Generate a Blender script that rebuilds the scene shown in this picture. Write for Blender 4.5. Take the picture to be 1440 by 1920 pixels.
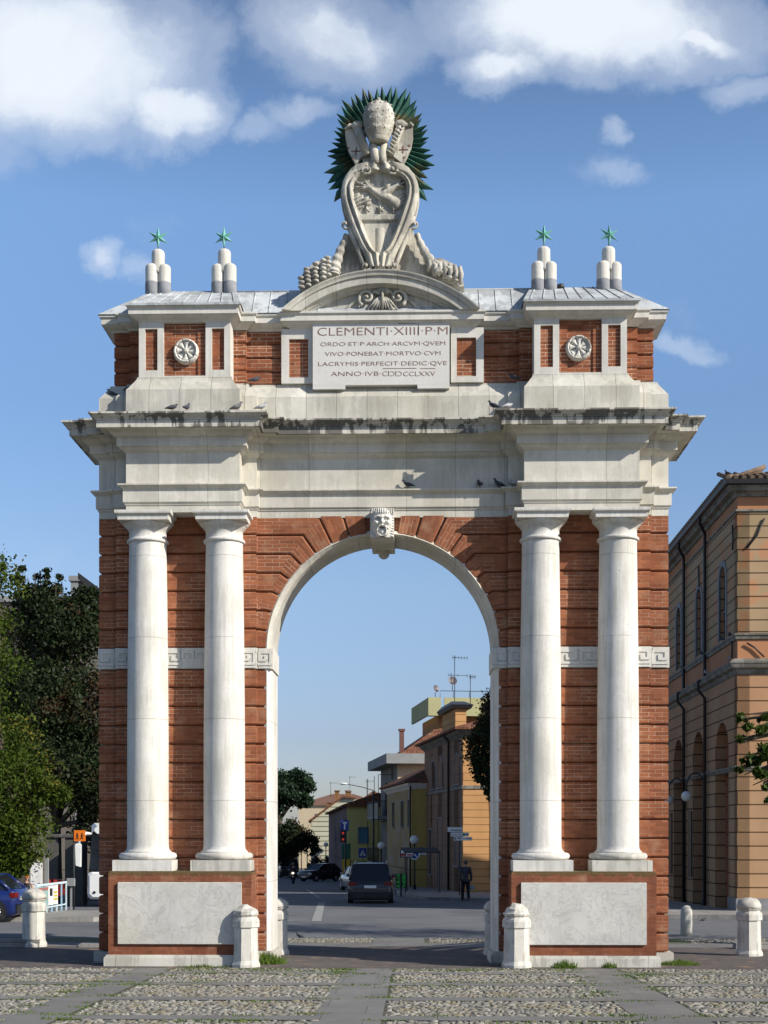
import bpy, bmesh, math, random
import numpy as np
from mathutils import Vector, Matrix
sin, cos, pi, R = math.sin, math.cos, math.pi, math.radians
rnd = random.Random(7)
for o in list(bpy.data.objects): bpy.data.objects.remove(o)
SC = bpy.context.scene
COL = SC.collection

# ------------------------------------------------------------------ camera
F = 2508.0; YAW = R(1.4); CX, CY, CZ = 0.586, -22.0, 2.2; HOR = 1562.0
cam = bpy.data.cameras.new('camera'); co = bpy.data.objects.new('camera', cam); COL.objects.link(co)
co.location = (CX, CY, CZ); co.rotation_euler = (R(90), 0, YAW)
cam.sensor_fit = 'HORIZONTAL'; cam.sensor_width = 36; cam.lens = 36 * F / 1440
cam.shift_y = (HOR - 960) / 1440; cam.clip_start = 0.5; cam.clip_end = 5000
SC.camera = co
SC.render.resolution_x = 768; SC.render.resolution_y = 1024

# ------------------------------------------------------------------ sun and sky
SUN_AZ, SUN_EL = R(61), R(31)         # azimuth measured from -Y towards +X
sd = Vector((sin(SUN_AZ) * cos(SUN_EL), -cos(SUN_AZ) * cos(SUN_EL), sin(SUN_EL)))
sun = bpy.data.lights.new('sun', 'SUN'); sun.energy = 5.0; sun.angle = R(0.5); sun.color = (1, 0.93, 0.82)
so = bpy.data.objects.new('sun', sun); COL.objects.link(so); so.rotation_euler = sd.to_track_quat('Z', 'Y').to_euler()
so.location = (30, -30, 40)
W = bpy.data.worlds.new('World'); SC.world = W; W.use_nodes = True

class NT:
    def __init__(s, nt): s.nt = nt
    def __call__(s, typ, ins=None, out=0, **props):
        n = s.nt.nodes.new('ShaderNode' + typ)
        for k, v in props.items(): setattr(n, k, v)
        for k, v in (ins or {}).items():
            sock = n.inputs[k]
            if hasattr(v, 'is_output') or isinstance(v, bpy.types.NodeSocket): s.nt.links.new(v, sock)
            else: sock.default_value = v
        return n if out is None else n.outputs[out]
    def math(s, op, a, b=0.0, clamp=False): return s('Math', {0: a, 1: b}, operation=op, use_clamp=clamp)
    def ramp(s, fac, stops, interp='LINEAR'):
        n = s.nt.nodes.new('ShaderNodeValToRGB'); s.nt.links.new(fac, n.inputs[0]); cr = n.color_ramp; cr.interpolation = interp
        while len(cr.elements) < len(stops): cr.elements.new(0.5)
        for e, (p, c) in zip(cr.elements, stops):
            e.position = p; e.color = (c if len(c) == 4 else (*c, 1)) if hasattr(c, '__len__') else (c, c, c, 1)
        return n.outputs[0]
    def mix(s, fac, a, b, blend='MIX'):
        n = s.nt.nodes.new('ShaderNodeMix'); n.data_type = 'RGBA'; n.blend_type = blend
        for sock, v in ((n.inputs[0], fac), (n.inputs[6], a), (n.inputs[7], b)):
            if isinstance(v, bpy.types.NodeSocket): s.nt.links.new(v, sock)
            else: sock.default_value = v if not hasattr(v, '__len__') or len(v) == 4 else (*v, 1)
        return n.outputs[2]

wn = NT(W.node_tree); W.node_tree.nodes.clear()
SKY = 0.079
sky = wn('TexSky', sky_type='NISHITA', sun_disc=False, sun_elevation=SUN_EL, sun_rotation=R(180) - SUN_AZ, air_density=1.0, dust_density=0.6, ozone_density=2.2)
tc = wn('TexCoord', None, None).outputs['Generated']
sx = wn('SeparateXYZ', {0: tc}, None)
dy = wn.math('MAXIMUM', sx.outputs[1], 0.02)
uv = wn('CombineXYZ', {0: wn.math('DIVIDE', sx.outputs[0], dy), 1: wn.math('DIVIDE', sx.outputs[2], dy), 2: 0.0})
warp = wn('TexNoise', {'Vector': uv, 'Scale': 10.0, 'Detail': 10.0, 'Roughness': 0.62}, 'Color')
warp = wn('VectorMath', {0: warp, 1: (0.5, 0.5, 0.5)}, 0, operation='SUBTRACT')
wv = wn('VectorMath', {0: warp, 3: 0.075}, 0, operation='SCALE')
uvw = wn('VectorMath', {0: uv, 1: wv}, 0, operation='ADD')
def skyuv(px, py): return ((px - 720) / F - 0.0244, (HOR - py) / F, 0.0)
mask = None
for (px, py, rx, ry, k) in [(90, 110, 360, 180, 1.05), (310, 200, 140, 80, .9), (-250, 150, 350, 260, 1), (1110, 50, 330, 120, 1.05), (950, 145, 130, 60, .75), (620, 60, 200, 130, .62), (1300, 80, 130, 45, .8),
                           (480, 225, 80, 36, .42), (182, 478, 50, 36, .50), (260, 500, 60, 24, .28), (1150, 262, 30, 30, .42), (1140, 325, 90, 34, .30), (1275, 655, 60, 26, .36), (560, 205, 80, 40, .5), (700, -250, 900, 200, .9), (-700, 500, 350, 90, .8), (1400, 165, 90, 40, .38)]:
    c = skyuv(px, py)
    dlt = wn('VectorMath', {0: uvw, 1: c}, 0, operation='SUBTRACT')
    dlt = wn('VectorMath', {0: dlt, 1: (F / rx, F / ry, 0)}, 0, operation='MULTIPLY')
    ln = wn('VectorMath', {0: dlt}, 1, operation='LENGTH')
    m = wn.math('MULTIPLY', wn.math('SUBTRACT', 1.25, ln, True), k)
    mask = m if mask is None else wn.math('MAXIMUM', mask, m)
fb = wn('TexNoise', {'Vector': uvw, 'Scale': 8.0, 'Detail': 12.0, 'Roughness': 0.58}, 0)
dens = wn.math('ADD', mask, wn.math('MULTIPLY', wn.math('SUBTRACT', fb, 0.5), 0.85))
cov = wn.ramp(dens, [(0.08, 0.0), (0.36, 0.36), (0.80, 0.95)], 'EASE')
fb2 = wn('TexNoise', {'Vector': uvw, 'Scale': 9.0, 'Detail': 8.0, 'Roughness': 0.5}, 0)
ccol = wn.ramp(wn.math('ADD', wn.math('MULTIPLY', fb2, .7), wn.math('MULTIPLY', dens, .45)), [(0.35, (.40 / SKY, .49 / SKY, .64 / SKY)), (0.52, (.55 / SKY, .62 / SKY, .73 / SKY)), (0.80, (.70 / SKY, .745 / SKY, .80 / SKY))])
tr = wn.ramp(sx.outputs[2], [(0.0, (.42, .43, .54)), (.07, (.44, .44, .56)), (.18, (.63, .635, .68)), (.30, (.65, .71, .79)), (.42, (.84, .93, 1.0)), (.60, (.38, .42, .50)), (1.0, (.22, .23, .27))])
tint = wn('VectorMath', {0: wn.mix(1.0, sky, tr, 'MULTIPLY'), 3: 2.06}, 0, operation='SCALE')
skyc = wn.mix(cov, tint, ccol)
bg = wn('Background', {'Color': skyc, 'Strength': SKY})
wo = wn('OutputWorld', {'Surface': bg}, None)

SC.view_settings.view_transform = 'Standard'; SC.view_settings.look = 'None'
SC.view_settings.exposure = 0.35; SC.view_settings.gamma = 1.0

# ------------------------------------------------------------------ placement helpers
def at(px, py, Y):
    r = (px - 720) / F; u = (HOR - py) / F
    t = (Y - CY) / (cos(YAW) + r * sin(YAW))
    return CX + t * (-sin(YAW) + r * cos(YAW)), CZ + t * u
def deep(px, D):
    r = (px - 720) / F * D
    return CX + r * cos(YAW) - D * sin(YAW), CY + r * sin(YAW) + D * cos(YAW)
def zat(py, D): return CZ + (HOR - py) * D / F
def gz(y): return -0.02 * y if y < 150 else -3.0
def ground_D(py): return 1.76 * F / (py - 1612)

# ------------------------------------------------------------------ mesh builder
class MB:
    def __init__(s): s.v = []; s.f = []; s.rot = {}; s.sm = set()
    def add(s, vs, fs, smooth=False, rot=None):
        b = len(s.v); s.v += [tuple(p) for p in vs]
        for f in fs:
            if smooth: s.sm.add(len(s.f))
            if rot is not None: s.rot[len(s.f)] = rot
            s.f.append(tuple(b + i for i in f))
        return s
    def box(s, x0, x1, y0, y1, z0, z1):
        return s.add([(x0, y0, z0), (x1, y0, z0), (x1, y1, z0), (x0, y1, z0), (x0, y0, z1), (x1, y0, z1), (x1, y1, z1), (x0, y1, z1)],
                     [(0, 3, 2, 1), (4, 5, 6, 7), (0, 1, 5, 4), (1, 2, 6, 5), (2, 3, 7, 6), (3, 0, 4, 7)])
    def rings(s, rings, cap0=True, cap1=True, smooth=False, closed=True):
        n = len(rings[0]); vs = [p for r in rings for p in r]; fs = []
        m = n if closed else n - 1
        for k in range(len(rings) - 1):
            for i in range(m):
                j = (i + 1) % n
                fs.append((k * n + i, k * n + j, (k + 1) * n + j, (k + 1) * n + i))
        b = len(s.f); s.add(vs, fs, smooth)
        o = len(s.v) - len(vs)
        if cap0: s.f.append(tuple(o + i for i in reversed(range(n))))
        if cap1: s.f.append(tuple(o + (len(rings) - 1) * n + i for i in range(n)))
        return s
    def cbox(s, x0, x1, y0, y1, z0, z1, c):
        def rg(d, z): return [(x0 + d, y0 + d, z), (x1 - d, y0 + d, z), (x1 - d, y1 - d, z), (x0 + d, y1 - d, z)]
        return s.rings([rg(c, z0), rg(0, z0 + c), rg(0, z1 - c), rg(c, z1)])
    def prism(s, poly, y0, y1, rot=None):      # poly in (x,z), counter-clockwise seen from -Y
        n = len(poly)
        vs = [(x, y0, z) for x, z in poly] + [(x, y1, z) for x, z in poly]
        fs = [tuple(range(n)), tuple(reversed(range(n, 2 * n)))] + [(i, n + i, n + (i + 1) % n, (i + 1) % n) for i in range(n)]
        return s.add(vs, fs, rot=rot)
    def vprism(s, poly, z0, z1):
        return s.rings([[(x, y, z0) for x, y in poly], [(x, y, z1) for x, y in poly]])
    def cprism(s, poly, yb, yf, c, flags=None, rot=None):
        q = inset(poly, [c if (flags is None or fl) else 0 for fl in (flags or [1] * len(poly))])
        n = len(poly)
        vs = [(x, yb, z) for x, z in poly] + [(x, yf + c, z) for x, z in poly] + [(x, yf, z) for x, z in q]
        fs = [tuple(2 * n + i for i in range(n))]
        for k in (0, 1):
            fs += [((k + 1) * n + i, k * n + i, k * n + (i + 1) % n, (k + 1) * n + (i + 1) % n) for i in range(n)]
        return s.add(vs, fs, rot=rot)
    def lathe(s, prof, c=(0, 0, 0), n=32, sx=1, sy=1, smooth=True, cap=True):
        rings = [[(c[0] + r * sx * cos(2 * pi * i / n), c[1] + r * sy * sin(2 * pi * i / n), c[2] + z) for i in range(n)] for r, z in prof]
        return s.rings(rings, cap, cap, smooth)
    def tube(s, pts, rad, n=8, smooth=True, cap=True):
        rs = rad if hasattr(rad, '__len__') else [rad] * len(pts)
        P = [Vector(p) for p in pts]; rings = []; prev = None
        for i, p in enumerate(P):
            d = (P[min(i + 1, len(P) - 1)] - P[max(i - 1, 0)]).normalized()
            if prev is None:
                a = Vector((0, 0, 1)) if abs(d.z) < 0.9 else Vector((1, 0, 0)); u = d.cross(a).normalized()
            else: u = (prev - d * prev.dot(d)).normalized()
            prev = u; w = d.cross(u)
            r = rs[i]; ra, rb = (r if hasattr(r, '__len__') else (r, r))
            rings.append([tuple(p + u * ra * cos(2 * pi * k / n) + w * rb * sin(2 * pi * k / n)) for k in range(n)])
        return s.rings(rings, cap, cap, smooth)
    def ball(s, c, r, nu=14, nv=9):
        rx, ry, rz = r if hasattr(r, '__len__') else (r, r, r)
        rings = [[(c[0] + rx * sin(pi * j / nv) * cos(2 * pi * i / nu), c[1] + ry * sin(pi * j / nv) * sin(2 * pi * i / nu), c[2] - rz * cos(pi * j / nv)) for i in range(nu)] for j in range(1, nv)]
        b = len(s.v); s.rings(rings, False, False, True)
        k = len(s.v); s.v += [(c[0], c[1], c[2] - rz), (c[0], c[1], c[2] + rz)]
        for i in range(nu):
            s.sm.add(len(s.f)); s.f.append((k, b + (i + 1) % nu, b + i))
            t = b + (nv - 2) * nu; s.sm.add(len(s.f)); s.f.append((k + 1, t + i, t + (i + 1) % nu))
        return s
    def relief(s, fn, x0, x1, z0, z1, nx, nz, Y):    # fn(x,z)-> height or None
        idx = {}; X = [x0 + (x1 - x0) * i / nx for i in range(nx + 1)]; Z = [z0 + (z1 - z0) * j / nz for j in range(nz + 1)]
        b = len(s.v)
        for j, z in enumerate(Z):
            for i, x in enumerate(X):
                h = fn(x, z)
                if h is not None: idx[i, j] = len(s.v); s.v.append((x, Y - h, z))
        for j in range(nz):
            for i in range(nx):
                q = [(i, j), (i + 1, j), (i + 1, j + 1), (i, j + 1)]
                if all(k in idx for k in q): s.sm.add(len(s.f)); s.f.append(tuple(idx[k] for k in q))
        return s
    def xf(s, M, start=0):
        for i in range(start, len(s.v)): s.v[i] = tuple(M @ Vector(s.v[i]))
        return s
    def merge(s, o, M=None):
        b = len(s.v); s.v += [tuple(M @ Vector(p)) for p in o.v] if M else o.v
        for i, f in enumerate(o.f):
            if i in o.sm: s.sm.add(len(s.f))
            s.f.append(tuple(b + k for k in f))
        return s

def inset(poly, ds):
    n = len(poly); out = []
    for i in range(n):
        p0, p1, p2 = Vector(poly[i - 1]), Vector(poly[i]), Vector(poly[(i + 1) % n])
        e1 = (p1 - p0).normalized(); e2 = (p2 - p1).normalized()
        n1 = Vector((-e1.y, e1.x)); n2 = Vector((-e2.y, e2.x)); d1, d2 = ds[i - 1], ds[i]
        cr = e1.x * e2.y - e1.y * e2.x
        if abs(cr) < 0.08: q = p1 + n1 * max(d1, d2) if abs(d1 - d2) < 1e-6 else p1 + n1 * min(d1, d2)
        else:
            a = p0 + n1 * d1; b = p1 + n2 * d2
            t = ((b.x - a.x) * e2.y - (b.y - a.y) * e2.x) / cr; q = a + e1 * t
        out.append((q.x, q.y))
    return out

def link(name, me, parent=None):
    o = bpy.data.objects.new(name, me); COL.objects.link(o)
    if parent: o.parent = parent
    return o
def build(name, mb, mat, parent=None, label=None, cat=None, group=None, kind=None, uv=True):
    me = bpy.data.meshes.new(name)
    me.from_pydata(mb.v, [], mb.f); me.materials.append(mat)
    if mb.sm: me.polygons.foreach_set('use_smooth', [i in mb.sm for i in range(len(mb.f))])
    if uv:
        L = me.uv_layers.new(name='UVMap'); nl = len(me.loops)
        nrm = np.empty(len(me.polygons) * 3); me.polygons.foreach_get('normal', nrm); nrm = nrm.reshape(-1, 3)
        tot = np.empty(len(me.polygons), int); me.polygons.foreach_get('loop_total', tot)
        vi = np.empty(nl, int); me.loops.foreach_get('vertex_index', vi)
        V = np.array(mb.v, float)[vi]; ax = np.repeat(np.abs(nrm).argmax(1), tot)
        U = np.where((ax == 0)[:, None], V[:, [1, 2]], np.where((ax == 1)[:, None], V[:, [0, 2]], V[:, [0, 1]]))
        if mb.rot:
            st = np.concatenate([[0], np.cumsum(tot)[:-1]])
            for fi, a in mb.rot.items():
                sl = slice(st[fi], st[fi] + tot[fi]); c_, s_ = cos(a), sin(a); q = U[sl].copy()
                U[sl, 0] = q[:, 0] * c_ + q[:, 1] * s_; U[sl, 1] = -q[:, 0] * s_ + q[:, 1] * c_
        L.data.foreach_set('uv', U.ravel())
    me.validate(); me.update()
    return tag(link(name, me, parent), label, cat, group, kind)
def tag(o, label=None, cat=None, group=None, kind=None):
    if label: o['label'] = label
    if cat: o['category'] = cat
    if group: o['group'] = group
    if kind: o['kind'] = kind
    return o
def thing(name, label, cat, loc=(0, 0, 0), rz=0, group=None):
    o = bpy.data.objects.new(name, None); COL.objects.link(o); o.location = loc; o.rotation_euler = (0, 0, rz); o.empty_display_size = 0.3
    return tag(o, label, cat, group)
def copy_tree(o, parent=None):
    c = o.copy(); COL.objects.link(c)
    if parent: c.parent = parent
    for ch in [k for k in bpy.data.objects if k.parent == o]: copy_tree(ch, c)
    return c
def struct(name, mb, mat, uv=True): return build(name, mb, mat, kind='structure', uv=uv)

# ------------------------------------------------------------------ materials
def newmat(name):
    m = bpy.data.materials.new(name); m.use_nodes = True; m.node_tree.nodes.clear(); return m, NT(m.node_tree)
def finish(N, col, rough=0.8, bump=None, dist=0.01, metal=0.0, spec=0.4, strength=1.0, **kw):
    d = {'Base Color': col if isinstance(col, bpy.types.NodeSocket) else (*col[:3], 1), 'Roughness': rough, 'Metallic': metal, 'Specular IOR Level': spec}
    d.update(kw)
    if bump is not None: d['Normal'] = N('Bump', {'Height': bump, 'Distance': dist, 'Strength': strength})
    b = N('BsdfPrincipled', d); N('OutputMaterial', {'Surface': b}, None)
def plain(name, c, rough=0.6, metal=0.0, emit=None, es=1.0, coat=0.0, var=0.12, vs=6.0):
    m, N = newmat(name)
    oc = N('TexCoord', None, 'Object'); nz = N('TexNoise', {'Vector': oc, 'Scale': vs, 'Detail': 4.0}, 0)
    f = N.ramp(nz, [(0.3, 1 - var), (0.7, 1 + var)])
    col = N.mix(1.0, (*c, 1), f, 'MULTIPLY')
    kw = {}
    if emit: kw = {'Emission Color': (*emit, 1), 'Emission Strength': es}
    if coat: kw['Coat Weight'] = coat
    finish(N, col, rough, metal=metal, **kw); return m
def stone(name, base=(.60, .585, .54), joints=None, stains=0.0, bump=0.004, veins=0.0, tone=.10, lichen=0.25, streak=0.0, jd=.35):
    m, N = newmat(name)
    oc = N('TexCoord', None, 'Object'); uvc = N('TexCoord', None, 'UV')
    big = N('TexNoise', {'Vector': oc, 'Scale': 1.3, 'Detail': 8.0, 'Roughness': .62}, 0)
    fine = N('TexNoise', {'Vector': oc, 'Scale': 22.0, 'Detail': 6.0, 'Roughness': .7}, 0)
    c = N.mix(N.ramp(big, [(0.3, 0.0), (0.7, 1.0)]), tuple(b * (1 - tone * 1.6) for b in base), tuple(min(1, b * (1 + tone)) for b in base))
    c = N.mix(N.math('MULTIPLY', N.ramp(fine, [(0.42, 0.0), (0.75, 1.0)]), .28), c, tuple(b * .62 for b in base))
    # yellowish / grey patches
    p = N('TexNoise', {'Vector': oc, 'Scale': 0.8, 'Detail': 5.0, 'W': 3.0}, 0, noise_dimensions='4D')
    c = N.mix(N.math('MULTIPLY', N.ramp(p, [(0.5, 0.0), (0.72, 1.0)]), lichen), c, (base[0] * .85, base[1] * .80, base[2] * .62))
    h = N.math('ADD', N.math('MULTIPLY', fine, .6), N.math('MULTIPLY', big, .5))
    if veins:
        w = N('TexNoise', {'Vector': oc, 'Scale': 2.6, 'Detail': 5.0, 'Roughness': .6, 'Distortion': 1.4}, 0)
        v = N.ramp(w, [(0.47, 0.0), (0.5, 1.0), (0.53, 0.0)])
        c = N.mix(N.math('MULTIPLY', v, veins), c, tuple(b * .5 for b in base))
    if joints:
        bw, bh, off, var = joints
        bt = N('TexBrick', {'Vector': uvc, 'Color1': (1 - var,) * 3 + (1,), 'Color2': (1 + var * .4,) * 3 + (1,), 'Mortar': (jd, jd * .96, jd * .9, 1), 'Scale': 1.0, 'Mortar Size': 0.004, 'Mortar Smooth': 0.2, 'Brick Width': bw, 'Row Height': bh}, None, offset=off)
        c = N.mix(1.0, c, bt.outputs[0], 'MULTIPLY')
        h = N.math('SUBTRACT', h, N.math('MULTIPLY', bt.outputs[1], 1.5))
    if streak:
        sv = N('Mapping', {0: oc, 3: (14.0, 14.0, .8)}); q1 = N('TexNoise', {'Vector': sv, 'Scale': 1.0, 'Detail': 7.0, 'Roughness': .7}, 0)
        q2 = N('TexNoise', {'Vector': oc, 'Scale': 1.6, 'Detail': 5.0, 'W': 5.0}, 0, noise_dimensions='4D')
        c = N.mix(N.math('MULTIPLY', N.ramp(N.math('ADD', q1, N.math('MULTIPLY', q2, .6)), [(.74, 0.0), (.95, 1.0)]), streak), c, (base[0] * .58, base[1] * .57, base[2] * .53))
        ch = N('TexVoronoi', {'Vector': oc, 'Scale': 5.0}, 0); chm = N.ramp(ch, [(.02, 1.0), (.07, 0.0)])
        c = N.mix(N.math('MULTIPLY', chm, streak * .6), c, tuple(b * .55 for b in base)); h = N.math('SUBTRACT', h, N.math('MULTIPLY', chm, 1.0))
    if stains:
        st = N('Mapping', {0: oc, 3: (9.0, 9.0, 1.1)})
        s1 = N('TexNoise', {'Vector': st, 'Scale': 1.0, 'Detail': 6.0, 'Roughness': .65}, 0)
        s2 = N('TexNoise', {'Vector': oc, 'Scale': 2.2, 'Detail': 3.0}, 0)
        sm = N.math('MULTIPLY', N.ramp(N.math('ADD', s1, N.math('MULTIPLY', s2, .9)), [(0.92, 0.0), (1.34, 1.0)]), stains)
        c = N.mix(sm, c, (.045, .042, .038))
        s3 = N('TexNoise', {'Vector': oc, 'Scale': 30.0, 'Detail': 3.0}, 0)
        c = N.mix(N.math('MULTIPLY', N.ramp(s3, [(.5, 0.0), (.7, 1.0)]), .13 * stains), c, (.16, .15, .12))
    finish(N, c, .78, h, bump, spec=.3); return m
def brick(name, c1=(.345, .130, .062), c2=(.225, .080, .040), mortar=(.60, .45, .34), w=.25, h=.06426, ms=.0045, mvis=.95, bump=.006, moss=None):
    m, N = newmat(name)
    uvc = N('TexCoord', None, 'UV'); oc = N('TexCoord', None, 'Object')
    wob = N('TexNoise', {'Vector': oc, 'Scale': 7.0, 'Detail': 3.0}, 'Color')
    wv_ = N('VectorMath', {0: N('VectorMath', {0: wob, 1: (.5, .5, .5)}, 0, operation='SUBTRACT'), 3: .018}, 0, operation='SCALE')
    uvw_ = N('VectorMath', {0: uvc, 1: wv_}, 0, operation='ADD')
    bt = N('TexBrick', {'Vector': uvw_, 'Color1': (*c1, 1), 'Color2': (*c2, 1), 'Mortar': (*mortar, 1), 'Scale': 1.0, 'Mortar Size': ms, 'Mortar Smooth': .3, 'Bias': 0.0, 'Brick Width': w, 'Row Height': h}, None)
    big = N('TexNoise', {'Vector': oc, 'Scale': 1.1, 'Detail': 6.0, 'Roughness': .65}, 0)
    med = N('TexNoise', {'Vector': oc, 'Scale': 9.0, 'Detail': 5.0, 'Roughness': .7}, 0)
    mv = N.math('MULTIPLY', N.ramp(N('TexNoise', {'Vector': oc, 'Scale': 1.7, 'Detail': 3.0}, 0), [(0.38, 0.06), (0.62, 1.0)]), mvis)
    base = N.mix(.5, (*c1, 1), (*c2, 1))
    # brick tone without mortar, mortar faded in patches
    fac = N.math('MULTIPLY', bt.outputs[1], N.math('SUBTRACT', 1.0, mv))
    col = N.mix(fac, bt.outputs[0], base)
    col = N.mix(1.0, col, N.ramp(big, [(0.25, (.72, .70, .70)), (0.75, (1.24, 1.22, 1.2))]), 'MULTIPLY')
    soot = N('TexNoise', {'Vector': N('Mapping', {0: oc, 3: (1.0, 1.0, .5)}), 'Scale': 1.9, 'Detail': 8.0, 'Roughness': .7}, 0)
    col = N.mix(N.math('MULTIPLY', N.ramp(soot, [(0.52, 0.0), (0.72, 1.0)]), .5), col, (c2[0] * .5, c2[1] * .6, c2[2] * .8))
    col = N.mix(N.math('MULTIPLY', N.ramp(med, [(0.4, 0.0), (0.8, 1.0)]), .6), col, (c1[0] * .45, c1[1] * .45, c1[2] * .5))
    pale = N('TexNoise', {'Vector': oc, 'Scale': 3.1, 'Detail': 4.0, 'W': 9.0}, 0, noise_dimensions='4D')
    col = N.mix(N.math('MULTIPLY', N.ramp(pale, [(0.56, 0.0), (0.76, 1.0)]), .55), col, (.40, .25, .16))
    if moss:
        zz = N('SeparateXYZ', {0: oc}, 2); mm_ = N.math('ADD', N.math('MULTIPLY', N.math('SUBTRACT', zz, moss), 7.0), N.math('MULTIPLY', med, 1.6)); col = N.mix(N.math('MULTIPLY', N.ramp(mm_, [(.75, 0.0), (1.0, 1.0)]), .8), col, (.085, .072, .030))
    hh = N.math('ADD', N.math('MULTIPLY', N.math('SUBTRACT', 1.0, bt.outputs[1]), .6), N.math('MULTIPLY', med, .7))
    finish(N, col, .9, hh, bump, spec=.2); return m
def noisy(name, c1, c2, scale=3.0, rough=.85, bump=0.0, detail=6.0, c3=None, s3=1.0, spec=.3):
    m, N = newmat(name); oc = N('TexCoord', None, 'Object')
    n1 = N('TexNoise', {'Vector': oc, 'Scale': scale, 'Detail': detail, 'Roughness': .65}, 0)
    c = N.mix(N.ramp(n1, [(.32, 0.0), (.68, 1.0)]), c1, c2)
    if c3:
        n2 = N('TexNoise', {'Vector': oc, 'Scale': s3, 'Detail': 5.0}, 0); c = N.mix(N.ramp(n2, [(.5, 0.0), (.66, 1.0)]), c, c3)
    finish(N, c, rough, n1 if bump else None, bump or .01, spec=spec); return m
def stucco(name, c1, c2, bw=0.0, bh=.62, dark=.25, ms=.022, patch=None):
    m, N = newmat(name); oc = N('TexCoord', None, 'Object'); uvc = N('TexCoord', None, 'UV')
    n1 = N('TexNoise', {'Vector': oc, 'Scale': .7, 'Detail': 7.0, 'Roughness': .6}, 0)
    c = N.mix(N.ramp(n1, [(.35, 0.0), (.65, 1.0)]), c1, c2)
    if patch:
        v = N('TexNoise', {'Vector': oc, 'Scale': 1.1, 'Detail': 2.0}, 0); c = N.mix(N.ramp(v, [(.52, 0.0), (.56, .8)]), c, patch)
    bt = N('TexBrick', {'Vector': uvc, 'Color1': (1, 1, 1, 1), 'Color2': (.95, .95, .95, 1), 'Mortar': (dark,) * 3 + (1,), 'Scale': 1.0, 'Mortar Size': ms, 'Mortar Smooth': .1, 'Brick Width': bw or 500.0, 'Row Height': bh}, None)
    c = N.mix(1.0, c, bt.outputs[0], 'MULTIPLY')
    finish(N, c, .9, N.math('SUBTRACT', N.math('MULTIPLY', n1, .3), bt.outputs[1]), .02, spec=.2); return m
def leafmat(name, c1, c2, c3=None, p3=.62, trans=.25):
    m, N = newmat(name); oc = N('TexCoord', None, 'Object')
    n0 = N('TexWhiteNoise', {'Vector': N('VectorMath', {0: oc, 1: (.09, .09, .09)}, 0, operation='SNAP')}, 0)
    n1 = N('TexNoise', {'Vector': oc, 'Scale': .8, 'Detail': 4.0}, 0)
    c = N.mix(N.math('ADD', N.math('MULTIPLY', n0, .6), N.math('MULTIPLY', n1, .4)), c1, c2)
    if c3:
        n2 = N('TexNoise', {'Vector': oc, 'Scale': .55, 'Detail': 3.0, 'W': 2.0}, 0, noise_dimensions='4D'); c = N.mix(N.math('MULTIPLY', N.ramp(n2, [(p3, 0.0), (p3 + .05, 1.0)]), n0), c, c3)
    b = N('BsdfPrincipled', {'Base Color': c, 'Roughness': .6, 'Specular IOR Level': .15}); t = N('BsdfTranslucent', {'Color': c})
    N('OutputMaterial', {'Surface': N('MixShader', {0: trans, 1: b, 2: t})}, None); return m

M_col = stone('marble_columns', (.675, .66, .62), joints=(40.0, 1.37, 0.0, .03), veins=.14, bump=.005, tone=.09, lichen=.32, streak=.55, jd=.78)
M_ent = stone('istrian_stone', (.64, .615, .545), joints=(.83, 40.0, .5, .13), stains=.12, tone=.13, streak=.18, lichen=.45, jd=.55)
M_corn = stone('weathered_cornice_stone', (.60, .58, .52), joints=(.95, 40.0, .5, .10), stains=.80, tone=.15, streak=.45, jd=.45)
M_attic = stone('attic_stone', (.59, .575, .515), joints=(.52, 40.0, .5, .16), stains=.16, tone=.15, streak=.25, lichen=.4)
M_frame = stone('light_frame_stone', (.62, .605, .56), stains=.08, streak=.25)
M_carve = stone('carved_stone', (.57, .55, .49), stains=.4, tone=.20, bump=.014, streak=.45, lichen=.5)
M_panel = stone('marble_panel', (.56, .55, .515), veins=.45, tone=.13, stains=.0, lichen=.5, streak=.12)
M_plq = stone('plaque_marble', (.60, .595, .57), tone=.05, lichen=.1)
M_base = stone('plinth_stone', (.58, .56, .50), joints=(1.25, 40.0, .5, .06), stains=.25, tone=.10)
M_boll = stone('bollard_stone', (.62, .60, .54), stains=.25, tone=.12, bump=.008)
M_lead = stone('lead_roof', (.45, .48, .50), stains=.30, tone=.22, lichen=.1)
M_leadg = noisy('grey_lead_wrap', (.18, .19, .21), (.28, .29, .31), 6)
M_brick = brick('rusticated_brick')
M_brickp = brick('pedestal_brick', c1=(.26, .095, .048), c2=(.18, .064, .034), mvis=.3, moss=1.50)
M_bricka = brick('attic_brick', c1=(.32, .112, .052), c2=(.20, .068, .034), mortar=(.60, .46, .34), mvis=1.0, ms=.006)
M_letter = plain('engraved_letters', (.20, .12, .10), .9)
M_pat = noisy('green_patina', (.10, .33, .27), (.22, .48, .40), 14, .7)
M_ray = noisy('dark_bronze_patina', (.008, .035, .027), (.05, .16, .12), 5, .55, c3=(.17, .11, .04), s3=2.2)
M_dark = plain('dark_metal', (.03, .03, .032), .5)
M_moss = noisy('mossy_top', (.10, .09, .04), (.20, .15, .09), 9)

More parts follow.
